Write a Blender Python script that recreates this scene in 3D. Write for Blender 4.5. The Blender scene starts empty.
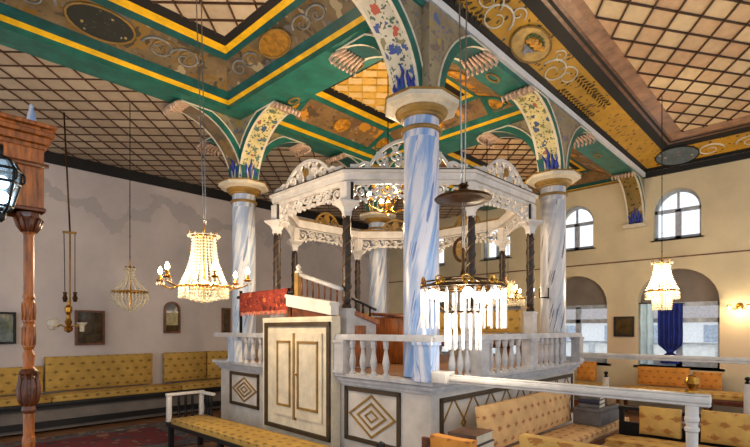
import bpy, bmesh, math, random
from mathutils import Vector, Matrix
random.seed(7)
PI = math.pi
SC = bpy.context.scene
COL = SC.collection
# ------------------------------------------------------------------ camera
FX, HZ = 479.0, 329.0
CAM = Vector((0, 0, 1.7))
FW = Vector((.725, .688, 0)).normalized()
RT = Vector((FW.y, -FW.x, 0))
def ray(px, py):
    return FW + RT * ((px - 375) / FX) + Vector((0, 0, 1)) * ((HZ - py) / FX)
def atd(px, py, d): return CAM + ray(px, py) * d
def atX(px, py, X):
    r = ray(px, py); return CAM + r * (X / r.x)
def atY(px, py, Y):
    r = ray(px, py); return CAM + r * (Y / r.y)
def atZ(px, py, Z):
    r = ray(px, py); return CAM + r * ((Z - 1.7) / r.z)
cd = bpy.data.cameras.new('camera'); cam = bpy.data.objects.new('camera', cd); COL.objects.link(cam)
cam.location = CAM
cam.rotation_euler = (PI / 2, 0, math.atan2(FW.y, FW.x) - PI / 2)
cd.sensor_width = 36; cd.sensor_fit = 'HORIZONTAL'; cd.lens = FX / 750 * 36
cd.shift_y = (HZ - 223.5) / 750; cd.clip_start = .05
SC.camera = cam
# ------------------------------------------------------------------ materials
def lin(c):
    return tuple(((v / 255) / 12.92 if v / 255 <= .04045 else ((v / 255 + .055) / 1.055) ** 2.4) for v in c) + (1,)
class NT:
    def __init__(s, name, rough=.5, metal=0, **kw):
        s.m = bpy.data.materials.new(name); s.m.use_nodes = True
        s.t = s.m.node_tree; s.b = s.t.nodes['Principled BSDF']
        s.b.inputs['Roughness'].default_value = rough; s.b.inputs['Metallic'].default_value = metal
        for k, v in kw.items(): s.b.inputs[k].default_value = v
    def n(s, typ, **kw):
        o = s.t.nodes.new(typ)
        for k, v in kw.items():
            if hasattr(o, k): setattr(o, k, v)
            else: o.inputs[k].default_value = v
        return o
    def l(s, a, b): s.t.links.new(a, b)
    def uv(s, scale=(1, 1, 1), rot=0, coord='UV'):
        c = s.n('ShaderNodeTexCoord'); mp = s.n('ShaderNodeMapping')
        mp.inputs['Scale'].default_value = scale; mp.inputs['Rotation'].default_value = (0, 0, rot)
        s.l(c.outputs[coord], mp.inputs['Vector']); return mp.outputs['Vector']
    def noise(s, vec, scale=5, detail=4, rough=.6, dist=0):
        o = s.n('ShaderNodeTexNoise'); o.inputs['Scale'].default_value = scale; o.inputs['Detail'].default_value = detail
        o.inputs['Roughness'].default_value = rough; o.inputs['Distortion'].default_value = dist
        s.l(vec, o.inputs['Vector']); return o.outputs['Fac']
    def ramp(s, fac, stops, const=False):
        o = s.n('ShaderNodeValToRGB'); e = o.color_ramp.elements
        if const: o.color_ramp.interpolation = 'CONSTANT'
        while len(e) > 1: e.remove(e[-1])
        e[0].position = stops[0][0]; e[0].color = lin(stops[0][1])
        for p, c in stops[1:]:
            x = e.new(p); x.color = lin(c)
        s.l(fac, o.inputs['Fac']); return o.outputs['Color']
    def mix(s, fac, a, b):
        o = s.n('ShaderNodeMix', data_type='RGBA')
        if isinstance(fac, (int, float)): o.inputs[0].default_value = fac
        else: s.l(fac, o.inputs[0])
        for i, v in ((6, a), (7, b)):
            if isinstance(v, tuple): o.inputs[i].default_value = v
            else: s.l(v, o.inputs[i])
        return o.outputs[2]
    def math(s, op, a, b=None, c=None):
        o = s.n('ShaderNodeMath', operation=op)
        for i, v in enumerate((a, b, c)):
            if v is None: continue
            if isinstance(v, (int, float)): o.inputs[i].default_value = v
            else: s.l(v, o.inputs[i])
        return o.outputs[0]
    def bump(s, fac, strength=.3, dist=.01):
        o = s.n('ShaderNodeBump'); o.inputs['Strength'].default_value = strength; o.inputs['Distance'].default_value = dist
        s.l(fac, o.inputs['Height']); s.l(o.outputs['Normal'], s.b.inputs['Normal'])
    def base(s, c):
        if isinstance(c, tuple): s.b.inputs['Base Color'].default_value = c
        else: s.l(c, s.b.inputs['Base Color'])
        return s
def paint(name, c, rough=.5, var=.12, scale=6, metal=0, coord='Object', stretch=(1, 1, 1), **kw):
    """paint / wood / metal with a little wear"""
    t = NT(name, rough, metal, **kw)
    v = t.uv(stretch, coord=coord)
    f = t.noise(v, scale, 5, .65)
    lo = tuple(max(0, x * (1 - var * 1.6)) for x in c); hi = tuple(min(255, x * (1 + var)) for x in c)
    t.base(t.ramp(f, [(.3, lo), (.7, hi)])); t.bump(f, .12, .004)
    return t.m
def floral(name, ground, flowers, leaf, scale=9, r=.3, lr=.26, rough=.55, leafscale=2.3, ground2=None, stretch=(1, 1, 1), swirl=.5, dens=.4):
    """painted plaster: scattered blossoms (cells) over sprigs of leaves"""
    t = NT(name, rough); v = t.uv(stretch)
    nz = t.noise(v, 4, 5)
    g = t.ramp(nz, [(.3, ground2 or tuple(x * .8 for x in ground)), (.7, ground)])
    wob = t.n('ShaderNodeTexNoise'); wob.inputs['Scale'].default_value = scale * 1.5; t.l(v, wob.inputs['Vector'])
    vv = t.n('ShaderNodeVectorMath', operation='MULTIPLY_ADD'); t.l(wob.outputs['Color'], vv.inputs[0])
    vv.inputs[1].default_value = (swirl / scale,) * 3; t.l(v, vv.inputs[2]); v2 = vv.outputs[0]
    def cells(sc):
        o = t.n('ShaderNodeTexVoronoi'); o.inputs['Scale'].default_value = sc; t.l(v2, o.inputs['Vector'])
        s = t.n('ShaderNodeSeparateColor'); t.l(o.outputs['Color'], s.inputs[0]); return o.outputs['Distance'], s.outputs[0], s.outputs[1]
    d, a, b = cells(scale * leafscale)
    m = t.math('MULTIPLY', t.math('LESS_THAN', d, lr), t.math('GREATER_THAN', a, .35))
    c = t.mix(m, g, t.ramp(b, [(i / len(leaf), q) for i, q in enumerate(leaf)], True))
    d, a, b = cells(scale)
    m = t.math('MULTIPLY', t.math('LESS_THAN', d, r), t.math('GREATER_THAN', a, dens))
    c = t.mix(m, c, t.ramp(b, [(i / len(flowers), q) for i, q in enumerate(flowers)], True))
    t.base(c); t.bump(nz, .1, .004); return t.m
def marble(name, ground, streak, dark, rot=1.05, amount=.0, scale=2.3, cut=.7):
    t = NT(name, .28); v = t.uv((1, 1, 1), rot)
    mp = t.n('ShaderNodeMapping'); mp.inputs['Scale'].default_value = (4.6, .42, 1); t.l(v, mp.inputs['Vector'])
    f = t.noise(mp.outputs['Vector'], scale, 5, .6, .6)
    g = t.noise(mp.outputs['Vector'], scale * 1.9, 3, .5, .3)
    c = t.ramp(f, [(.46, ground), (.55 - amount, tuple((x + y) / 2 for x, y in zip(ground, streak))), (.66 - amount, streak)])
    m = t.math('GREATER_THAN', g, cut)
    t.base(t.mix(t.math('MULTIPLY', m, .75), c, lin(dark))); return t.m
def boards(name, c1, c2, cell, ang=PI / 4, checker=False):
    """ceiling boards between diagonal battens, every square a little different"""
    t = NT(name, .5); v0 = t.uv((1, 1, 1)); sp = t.n('ShaderNodeSeparateXYZ'); t.l(v0, sp.inputs[0]); cb = t.n('ShaderNodeCombineXYZ')
    ta, ca = math.tan(ang), math.cos(ang)       # strip numbers between the two families of battens
    for i, sg in ((0, 1), (1, -1)): t.l(t.math('DIVIDE', t.math('ADD', sp.outputs[1], t.math('MULTIPLY', sp.outputs[0], sg * ta)), cell / ca), cb.inputs[i])
    v = cb.outputs[0]
    fl = t.n('ShaderNodeVectorMath', operation='FLOOR'); t.l(v, fl.inputs[0])
    w = t.n('ShaderNodeTexWhiteNoise', noise_dimensions='2D'); t.l(fl.outputs[0], w.inputs['Vector'])
    f = t.noise(v, 2.5, 4)
    val = w.outputs['Value']
    if checker:
        s2 = t.n('ShaderNodeSeparateXYZ'); t.l(fl.outputs[0], s2.inputs[0]); val = t.math('ADD', t.math('MULTIPLY', t.math('FLOORED_MODULO', t.math('ADD', s2.outputs[0], s2.outputs[1]), 2), .7), t.math('MULTIPLY', val, .3))
    c = t.ramp(val, [(0, c1), (1, c2)])
    t.base(t.mix(.25, c, t.ramp(f, [(.3, tuple(x * .75 for x in c1)), (.7, c2)]))); return t.m
def fabric(name, c, motif, cell=.125, size=.26):
    """upholstery with a staggered printed leaf motif"""
    t = NT(name, .9); v = t.uv((1, 1, 1))
    s = t.n('ShaderNodeSeparateXYZ'); t.l(v, s.inputs[0])
    y = t.math('DIVIDE', s.outputs[1], cell * .8); row = t.math('FLOOR', y)
    x = t.math('ADD', t.math('DIVIDE', s.outputs[0], cell), t.math('MULTIPLY', row, .5))
    nz = t.noise(v, 60, 2)
    fx = t.math('SUBTRACT', t.math('FRACT', x), .5); fy = t.math('SUBTRACT', t.math('FRACT', y), .5)
    fx = t.math('ADD', fx, t.math('MULTIPLY', t.math('SUBTRACT', nz, .5), .25))
    d = t.math('ADD', t.math('MULTIPLY', t.math('ABSOLUTE', fx), .8), t.math('ABSOLUTE', fy))
    m = t.math('MULTIPLY', t.math('SUBTRACT', t.math('ADD', size, t.math('MULTIPLY', t.math('SUBTRACT', nz, .5), .5)), d), 9)
    cl = t.n('ShaderNodeClamp'); t.l(m, cl.inputs[0]); m = t.math('MULTIPLY', cl.outputs[0], .85)
    w = t.noise(v, 5, 4)
    g = t.ramp(w, [(.3, tuple(q * .84 for q in c)), (.7, c)])
    t.base(t.mix(m, g, lin(motif))); t.bump(nz, .2, .003); return t.m
def emit(name, c, s):
    t = NT(name, .4); t.base(lin(c)); t.b.inputs['Emission Color'].default_value = lin(c); t.b.inputs['Emission Strength'].default_value = s; return t.m
M = {}
M['wall'] = None
def wallmat(name, c, stain, zlo, zhi, patch):
    t = NT(name, .85); v = t.uv(coord='Object')
    f = t.noise(v, .7, 6, .62); g = t.noise(v, 6, 4)
    c1 = t.ramp(f, [(.32, tuple(x * .88 for x in c)), (.65, c)])
    s = t.n('ShaderNodeSeparateXYZ'); t.l(v, s.inputs[0])
    edge = t.math('ADD', s.outputs[2], t.math('MULTIPLY', t.math('SUBTRACT', t.noise(v, 1.1, 6, .6), .5), 2.2))
    a = t.math('MULTIPLY', t.math('GREATER_THAN', edge, zlo), t.math('LESS_THAN', edge, zhi))
    t.base(t.mix(t.math('MULTIPLY', a, patch), c1, lin(stain))); t.bump(g, .08, .004); return t.m
M['plaster_pink'] = wallmat('plaster_pink', (214, 202, 198), (170, 164, 164), 3.9, 4.22, .6)
M['plaster_cream'] = wallmat('plaster_cream', (222, 206, 170), (218, 186, 156), 1.0, 1.9, .45)
M['green'] = paint('green_paint', (30, 102, 90), .4, .14)
M['green_dark'] = paint('dark_green_paint', (14, 78, 78), .4, .15)
M['yellow'] = paint('yellow_paint', (236, 182, 16), .45, .08)
M['black'] = paint('black_paint', (13, 12, 13), .6, .2)
M['white'] = paint('white_paint', (208, 203, 198), .4, .05)
M['cream'] = paint('cream_paint', (214, 203, 180), .5, .06)
M['grey_white'] = paint('greyish_white_paint', (184, 183, 186), .45, .09)
M['gold'] = paint('old_gilding', (168, 122, 40), .35, .2, 20, .6)
M['brass'] = paint('brass', (178, 128, 52), .25, .2, 20, .95)
M['bronze'] = paint('dark_bronze', (74, 50, 26), .35, .3, 20, .8)
M['iron'] = paint('black_iron', (26, 25, 26), .45, .2, 20, .5)
M['steel'] = paint('steel', (150, 150, 152), .3, .1, 20, .9)
M['brown_trim'] = paint('dark_brown_trim', (64, 48, 24), .5, .2)
M['gold_trim'] = paint('ochre_trim', (140, 106, 42), .5, .15)
M['wood'] = paint('varnished_wood', (158, 88, 32), .35, .3, 5, stretch=(8, 8, 1))
M['wood_dark'] = paint('carved_dark_wood', (96, 50, 24), .35, .35, 9)
M['wood_pale'] = paint('pale_brown_wood', (168, 124, 92), .35, .16, 4)
M['wood_frame'] = paint('brown_moulding', (112, 74, 48), .3, .25, 6)
M['batten'] = paint('dark_batten', (72, 44, 26), .5, .2)
M['boards_left'] = boards('ceiling_boards_brown', (176, 156, 132), (206, 188, 162), .285)
M['boards_right'] = boards('ceiling_boards_pinkish', (214, 166, 124), (248, 220, 170), .29, math.radians(33))
M['boards_gold'] = boards('ceiling_boards_gold', (222, 170, 20), (244, 214, 160), .2, checker=True)
M['cove_brown'] = floral('painted_cove_bronze', (130, 110, 80), [(130, 102, 54), (98, 94, 92), (72, 66, 52), (158, 144, 114)], [(78, 70, 58), (120, 112, 102), (120, 88, 40)], 4, .5, .4, rough=.3, ground2=(84, 72, 54), swirl=2.2)
M['cove_panel'] = floral('painted_cove_panel', (150, 116, 72), [(206, 140, 40), (120, 88, 60), (88, 70, 50), (170, 140, 104)], [(98, 80, 52), (140, 118, 84), (150, 100, 40)], 4.5, .5, .36, ground2=(110, 84, 52), swirl=2)
M['cove_gold'] = floral('painted_cove_gold', (208, 154, 34), [(120, 86, 20), (196, 140, 26)], [(84, 66, 26), (112, 84, 26), (60, 54, 30)], 4, .15, .3, leafscale=3.4, ground2=(176, 126, 30))
M['cove_olive'] = floral('painted_cove_olive', (150, 118, 50), [(170, 150, 110), (104, 80, 30)], [(84, 66, 26), (60, 54, 30)], 4, .3, .3, leafscale=3, ground2=(110, 92, 50))
M['medallion'] = floral('dark_medallion', (26, 32, 30), [(120, 124, 110), (70, 66, 40), (150, 130, 80)], [(40, 50, 44), (70, 76, 62)], 14, .22, .2)
M['medallion_blue'] = floral('bluish_medallion', (104, 118, 124), [(150, 110, 100), (70, 90, 110), (170, 160, 140)], [(80, 90, 84), (60, 66, 60)], 12, .32, .25)
M['arch_floral'] = floral('arch_flower_band', (216, 208, 186), [(48, 76, 150), (176, 74, 52), (140, 130, 90), (60, 88, 140)], [(58, 92, 76), (110, 118, 92), (70, 84, 84)], 9, .42, .4, swirl=1.1, dens=.3)
M['arch_cream'] = floral('arch_flower_band_cream', (230, 214, 150), [(60, 84, 120), (120, 120, 70), (84, 110, 100), (150, 90, 60)], [(80, 94, 66), (84, 84, 56), (150, 140, 80)], 10, .42, .42, swirl=1.1, dens=.3)
M['blue_leaf'] = paint('blue_painted_leaf', (38, 58, 150), .5, .25, 25)
M['spandrel'] = floral('spandrel_painting', (166, 150, 118), [(96, 110, 150), (168, 146, 84), (124, 108, 94)], [(126, 116, 98), (128, 124, 126), (108, 100, 84)], 5, .42, .34, ground2=(134, 120, 96), swirl=1.8)
M['leaf'] = paint('pinkish_acanthus_leaf', (202, 170, 146), .5, .2, 20)
M['marble_blue'] = marble('painted_blue_marble', (208, 208, 220), (112, 150, 204), (84, 104, 168), .2, .02, cut=.645)
M['marble_grey'] = marble('painted_grey_marble', (208, 206, 206), (168, 172, 184), (44, 44, 54), .22, .05, cut=.64)
M['marble_white'] = marble('painted_white_marble', (214, 216, 220), (150, 168, 198), (104, 118, 150), .2, .06, cut=.65)
M['plinth'] = paint('aged_white_panel_paint', (196, 189, 182), .5, .08, 2.5)
M['fabric'] = fabric('mustard_upholstery', (200, 160, 78), (112, 80, 38), .165, .25)
M['fabric_orange'] = fabric('orange_upholstery', (224, 148, 58), (150, 84, 34), .14, .24)
M['fabric_beige'] = fabric('beige_upholstery', (222, 176, 118), (146, 80, 40), .16, .25)
M['fabric_light'] = fabric('light_mustard_upholstery', (216, 172, 92), (158, 98, 44), .17, .3)
M['floor'] = paint('floor_boards', (134, 92, 60), .45, .25, 3, stretch=(1, 9, 1))
def clearish(name, c, rough, clear):
    t = NT(name, rough); t.base(lin(c)); tr = t.n('ShaderNodeBsdfTransparent'); mx = t.n('ShaderNodeMixShader'); mx.inputs[0].default_value = clear
    t.l(t.b.outputs[0], mx.inputs[1]); t.l(tr.outputs[0], mx.inputs[2]); t.l(mx.outputs[0], t.t.nodes['Material Output'].inputs['Surface']); return t.m
M['crystal'] = clearish('crystal', (214, 206, 186), .08, .55)
M['rod'] = clearish('frosted_glass_rod', (250, 250, 250), .2, .4)
t = NT('pane_glass', .02); t.base((1, 1, 1, 1)); t.b.inputs['Transmission Weight'].default_value = 1; t.b.inputs['IOR'].default_value = 1.02; M['glass'] = t.m
t = NT('lantern_glass', .05); t.base(lin((190, 220, 235))); t.b.inputs['Transmission Weight'].default_value = .7; M['lantern_glass'] = t.m
M['bulb'] = emit('lit_bulb', (255, 226, 170), 30)
M['bulb_white'] = emit('lit_white_bulb', (255, 246, 226), 18)
M['bulb_cool'] = emit('lit_cool_lamp', (215, 236, 255), 5)
# ------------------------------------------------------------------ mesh builder
W = {}
class MB:
    def __init__(s): s.v, s.f, s.mi, s.sm, s.uv = [], [], [], [], {}
    def add(s, vs, fs, mi=0, sm=False, T=None, uvs=None):
        b = len(s.v)
        s.v += [tuple(T @ Vector(p)) if T is not None else tuple(p) for p in vs]
        for k, f in enumerate(fs):
            if uvs: s.uv[len(s.f)] = [uvs[i] for i in f]
            s.f.append(tuple(b + i for i in f)); s.mi.append(mi); s.sm.append(sm)
        return s
    def box(s, a, b, mi=0, T=None):
        x0, x1 = sorted((a[0], b[0])); y0, y1 = sorted((a[1], b[1])); z0, z1 = sorted((a[2], b[2]))
        v = [(x0, y0, z0), (x1, y0, z0), (x1, y1, z0), (x0, y1, z0), (x0, y0, z1), (x1, y0, z1), (x1, y1, z1), (x0, y1, z1)]
        return s.add(v, [(3, 2, 1, 0), (4, 5, 6, 7), (0, 1, 5, 4), (1, 2, 6, 5), (2, 3, 7, 6), (3, 0, 4, 7)], mi, False, T)
    def rbox(s, a, b, r=.01, seg=2, mi=0, T=None, sm=True, puff=0):
        bm = bmesh.new(); bmesh.ops.create_cube(bm, size=1)
        c = [(a[i] + b[i]) / 2 for i in range(3)]; d = [abs(b[i] - a[i]) for i in range(3)]
        for v in bm.verts: v.co = Vector([v.co[i] * d[i] for i in range(3)])
        if puff:
            bmesh.ops.subdivide_edges(bm, edges=bm.edges[:], cuts=5, use_grid_fill=True)
            k = min(range(3), key=lambda i: d[i])
            o = [i for i in range(3) if i != k]
            for v in bm.verts:
                q = [1 - (2 * v.co[i] / d[i]) ** 2 for i in o]
                if not (k == 2 and v.co[k] < 0): v.co[k] += math.copysign(1, v.co[k]) * puff * max(0, q[0]) ** .5 * max(0, q[1]) ** .5
                for i, j in ((o[0], o[1]), (o[1], o[0])):
                    if abs(abs(v.co[i]) - d[i] / 2) < 1e-6:
                        v.co[i] -= math.copysign(1, v.co[i]) * puff * .35 * (1 - (2 * v.co[j] / d[j]) ** 2) * (1 if abs(v.co[k]) > d[k] * .4 else .4)
            for v in bm.verts:    # soften the rim
                if abs(abs(v.co[k]) - d[k] / 2) < 1e-4 and not (k == 2 and v.co[k] < 0):
                    v.co[k] *= .72
        else:
            bmesh.ops.bevel(bm, geom=bm.edges[:], offset=min(r, min(d) * .49), segments=seg, affect='EDGES', profile=.5)
        bm.verts.index_update()
        vs = [tuple(v.co[i] + c[i] for i in range(3)) for v in bm.verts]; fs = [tuple(v.index for v in f.verts) for f in bm.faces]
        bm.free(); return s.add(vs, fs, mi, sm, T)
    def lathe(s, prof, n=16, c=(0, 0, 0), mi=0, sm=True, T=None, cap=True, mis=None):
        vs, fs, us = [], [], []
        L = 0; ls = []
        for i, (r, z) in enumerate(prof):
            if i: L += math.hypot(r - prof[i - 1][0], z - prof[i - 1][1])
            ls.append(L)
        rm = max(p[0] for p in prof)
        for i, (r, z) in enumerate(prof):
            for k in range(n + 1):
                a = 2 * PI * k / n
                vs.append((c[0] + r * math.cos(a), c[1] + r * math.sin(a), c[2] + z)); us.append((rm * a, ls[i]))
        m = n + 1
        for i in range(len(prof) - 1):
            band = [(i * m + k, i * m + k + 1, (i + 1) * m + k + 1, (i + 1) * m + k) for k in range(n)]
            s.add([vs[j] for j in range(i * m, (i + 2) * m)], [tuple(j - i * m for j in f) for f in band], mis[i] if mis else mi, sm, T, us[i * m:(i + 2) * m])
        if cap:
            for i, rev in ((0, True), (len(prof) - 1, False)):
                if prof[i][0] > 1e-5:
                    ring = list(range(n)); s.add(vs[i * m:i * m + n], [tuple(ring[::-1] if rev else ring)], mis[max(0, min(i, len(mis) - 1))] if mis else mi, False, T)
        return s
    def tube(s, pts, r, n=6, mi=0, sm=True, T=None):
        pts = [Vector(p) for p in pts]; rs = r if isinstance(r, (list, tuple)) else [r] * len(pts)
        vs, fs = [], []; up = None
        for i, p in enumerate(pts):
            d = (pts[min(i + 1, len(pts) - 1)] - pts[max(i - 1, 0)]).normalized()
            if up is None: up = Vector((0, 0, 1)) if abs(d.z) < .9 else Vector((1, 0, 0))
            a = d.cross(up).normalized(); b = a.cross(d).normalized(); up = b
            for k in range(n):
                t = 2 * PI * k / n; vs.append(p + (a * math.cos(t) + b * math.sin(t)) * rs[i])
        for i in range(len(pts) - 1):
            for k in range(n): fs.append((i * n + k, i * n + (k + 1) % n, (i + 1) * n + (k + 1) % n, (i + 1) * n + k))
        fs += [tuple(range(n))[::-1], tuple((len(pts) - 1) * n + k for k in range(n))]
        return s.add(vs, fs, mi, sm, T)
    def ball(s, c, r, n=8, mi=0, T=None, sz=1):
        h = max(4, n // 2 + 1)
        return s.lathe([(max(1e-4, r * math.sin(PI * i / h)), -r * sz * math.cos(PI * i / h)) for i in range(h + 1)], n, c, mi, True, T, False)
    def bead(s, c, r, mi=0, sz=1.2):
        c = Vector(c); v = [c + Vector(p) * r for p in ((0, 0, sz), (1, 0, 0), (0, 1, 0), (-1, 0, 0), (0, -1, 0), (0, 0, -sz))]
        return s.add(v, [(0, 1, 2), (0, 2, 3), (0, 3, 4), (0, 4, 1), (5, 2, 1), (5, 3, 2), (5, 4, 3), (5, 1, 4)], mi)
    def prism(s, poly, h0, h1, T=None, mi=0, side=None):
        """2-D outline (counter-clockwise) extruded along local z"""
        n = len(poly); vs = [(x, y, h0) for x, y in poly] + [(x, y, h1) for x, y in poly]
        s.add(vs, [tuple(range(n))[::-1], tuple(range(n, 2 * n))], mi, False, T)
        return s.add(vs, [(i, (i + 1) % n, n + (i + 1) % n, n + i) for i in range(n)], mi if side is None else side, False, T)
    def ribbon(s, pts, w, t, T, mi=0):
        """flat fretwork band of width w along 2-D points, thickness t on local y"""
        P = [Vector(p) for p in pts]; ws = w if isinstance(w, (list, tuple)) else [w] * len(P)
        vs, fs = [], []
        for i, p in enumerate(P):
            d = (P[min(i + 1, len(P) - 1)] - P[max(i - 1, 0)]); d = d.normalized() if d.length > 0 else Vector((1, 0))
            q = Vector((-d.y, d.x)) * ws[i] / 2
            for a, y in ((p + q, -t / 2), (p - q, -t / 2), (p - q, t / 2), (p + q, t / 2)): vs.append((a.x, y, a.y))
        for i in range(len(P) - 1):
            for k in range(4): fs.append((4 * i + k, 4 * i + (k + 1) % 4, 4 * i + 4 + (k + 1) % 4, 4 * i + 4 + k))
        fs += [(0, 3, 2, 1), tuple(4 * len(P) - 4 + k for k in range(4))]
        return s.add(vs, fs, mi, False, T)
    def build(s, name, mats, parent=None, label=None, cat=None, group=None, kind=None, local=False):
        me = bpy.data.meshes.new(name)
        vs = [Vector(v) for v in s.v]
        o = bpy.data.objects.new(name, me)
        if parent is not None:
            w = W[parent]; o.parent = parent; W[o] = w
            if not local:
                wi = w.inverted(); vs = [wi @ v for v in vs]
        elif kind is None and vs:
            lo = [min(v[i] for v in vs) for i in range(3)]; hi = [max(v[i] for v in vs) for i in range(3)]
            c = Vector(((lo[0] + hi[0]) / 2, (lo[1] + hi[1]) / 2, lo[2])); vs = [v - c for v in vs]
            o.location = c; W[o] = Matrix.Translation(c)
        else: W[o] = Matrix.Identity(4)
        me.from_pydata(vs, [], s.f)
        for m in (mats if isinstance(mats, (list, tuple)) else [mats]): me.materials.append(m)
        uvl = me.uv_layers.new(name='UVMap')
        for p in me.polygons:
            p.material_index = s.mi[p.index]; p.use_smooth = s.sm[p.index]
            u = s.uv.get(p.index)
            nn = p.normal; ax = max(range(3), key=lambda i: abs(nn[i]))
            for j, li in enumerate(p.loop_indices):
                if u: uvl.data[li].uv = u[j]
                else:
                    co = vs[me.loops[li].vertex_index]
                    uvl.data[li].uv = (co.x, co.y) if ax == 2 else ((co.y, co.z) if ax == 0 else (co.x, co.z))
        me.update(); COL.objects.link(o)
        tag(o, label, cat, group, kind); return o
def tag(o, label=None, cat=None, group=None, kind=None):
    if label: o['label'] = label
    if cat: o['category'] = cat
    if group: o['group'] = group
    if kind: o['kind'] = kind
    return o
def empty(name, label, cat, loc, rz=0, group=None):
    o = bpy.data.objects.new(name, None); COL.objects.link(o); o.empty_display_size = .1
    o.location = loc; o.rotation_euler = (0, 0, rz)
    W[o] = Matrix.Translation(Vector(loc)) @ Matrix.Rotation(rz, 4, 'Z')
    return tag(o, label, cat, group)
def copy_tree(o, loc=None, rz=None, label=None, group=None, parent=None):
    c = o.copy(); COL.objects.link(c)
    if parent is not None: c.parent = parent
    if loc is not None: c.location = loc
    if rz is not None: c.rotation_euler = (0, 0, rz)
    if label: c['label'] = label
    if group: c['group'] = group
    for ch in list(o.children): copy_tree(ch, parent=c)
    return c
def copy_part(o, parent, T):
    """a further copy of a part at another place on its thing"""
    c = o.copy(); COL.objects.link(c); c.parent = parent; c.matrix_local = T; return c
def frame(o, ex, ez=Vector((0, 0, 1))):
    """matrix: local x along ex, local z along ez, local y = ez x ex"""
    ex = Vector(ex).normalized(); ez = Vector(ez).normalized(); ey = ez.cross(ex).normalized()
    m = Matrix((ex, ey, ez)).transposed().to_4x4(); return Matrix.Translation(Vector(o)) @ m
def lamp(loc, power, c=(255, 226, 186), size=.08):
    l = bpy.data.lights.new('lamp_light', 'POINT'); l.energy = power; l.color = lin(c)[:3]; l.shadow_soft_size = size
    o = bpy.data.objects.new('lamp_light', l); o.location = loc; COL.objects.link(o); return o
# ================================================================== THE SETTING
XW, YW, X0, Y0, ZC = 11.0, 9.84, -3.0, -2.5, 4.78
M['window_frame'] = paint('grey_blue_window_paint', (170, 180, 196), .5, .12)
M['lunette'] = paint('lunette_panel', (122, 112, 104), .8, .08, 2)
M['door_violet'] = paint('dark_violet_frame', (62, 48, 84), .5, .1)
mb = MB(); mb.add([(X0, Y0, 0), (XW, Y0, 0), (XW, YW, 0), (X0, YW, 0)], [(0, 1, 2, 3)])
mb.box((X0, Y0, -.2), (XW, YW, -.002)); mb.build('floor', M['floor'], kind='structure')
mb = MB(); mb.box((X0, YW, 0), (XW + .5, YW + .3, 5.6)); mb.build('wall_left', M['plaster_pink'], kind='structure')
# ---- right wall with arched windows above and arched niches below
def arch_pts(yc, hw, zsp, rise, n=14):
    return [(yc - hw * math.cos(PI * i / n), zsp + rise * math.sin(PI * i / n)) for i in range(n + 1)]
def cut_face(mb, X, y0, y1, zl, zh, yc, hw, sill, zsp, rise):
    q = lambda a, b, c, d: mb.add([(X, *a), (X, *b), (X, *c), (X, *d)], [(0, 1, 2, 3)])
    q((y1, zl), (y0, zl), (y0, sill), (y1, sill))
    q((yc - hw, sill), (y0, sill), (y0, zh), (yc - hw, zh)); q((y1, sill), (yc + hw, sill), (yc + hw, zh), (y1, zh))
    P = arch_pts(yc, hw, zsp, rise)
    for a, b in zip(P, P[1:]): q(b, a, (a[0], zh), (b[0], zh))
def reveal(mb, X, d, yc, hw, sill, zsp, rise, mi=0):
    P = [(yc - hw, sill)] + arch_pts(yc, hw, zsp, rise) + [(yc + hw, sill), (yc - hw, sill)]
    for a, b in zip(P, P[1:]): mb.add([(X, *a), (X, *b), (X + d, *b), (X + d, *a)], [(0, 1, 2, 3)], mi, True)
centres = [.2, 2.2, 4.2, 6.2, 8.2]
UW = dict(hw=.41, sill=3.5, zsp=4.09, rise=.41); LW = dict(hw=.7, sill=.95, zsp=2.24, rise=.66)
mb = MB()
edges = [-.8, 1.2, 3.2, 5.2, 7.2, YW]
mb.box((XW, Y0, 0), (XW + .4, -.8, 5.6))
for i, yc in enumerate(centres):
    cut_face(mb, XW, edges[i], edges[i + 1], 0, 3.13, yc, **LW); cut_face(mb, XW, edges[i], edges[i + 1], 3.13, 5.6, yc, **UW)
    reveal(mb, XW, .42, yc, **LW); reveal(mb, XW, .42, yc, **UW)
    # outer skin keeps daylight out of the wall
    cut_face(mb, XW + .42, edges[i], edges[i + 1], 0, 3.13, yc, **LW); cut_face(mb, XW + .42, edges[i], edges[i + 1], 3.13, 5.6, yc, **UW)
mb.build('wall_right', M['plaster_cream'], kind='structure')
mb = MB(); mb.box((XW - .02, Y0, 3.115), (XW - .001, YW, 3.14)); mb.build('trim_1', M['wood_frame'], kind='structure')
mb = MB(); mb.box((X0, YW - .03, 4.58), (XW, YW - .001, 4.78)); mb.build('trim_2', M['black'], kind='structure')
mb = MB(); mb.box((X0, YW - .05, 0), (XW, YW - .001, .07)); mb.build('baseboard_left', M['brown_trim'], kind='structure')
mb = MB(); mb.box((XW - .05, Y0, 4.80), (XW - .001, 2.8, 4.93)); mb.build('trim_3', M['black'], kind='structure')
mb = MB(); mb.box((XW - .04, 3.1, 4.82), (XW - .001, 6.1, 4.9)); mb.build('trim_4', M['gold_trim'], kind='structure')
nwin = 0
def arch_bar(mb, X, yc, hw, zsp, rise, w, d, mi=0, n=14):
    a = arch_pts(yc, hw, zsp, rise, n); b = arch_pts(yc, hw - w, zsp, rise - w, n)
    for i in range(n):
        v = [(X, *a[i]), (X, *a[i + 1]), (X, *b[i + 1]), (X, *b[i])]; v += [(X + d, y, z) for _, y, z in v]
        mb.add(v, [(0, 1, 2, 3), (7, 6, 5, 4), (0, 4, 5, 1), (2, 6, 7, 3)], mi)
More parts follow.
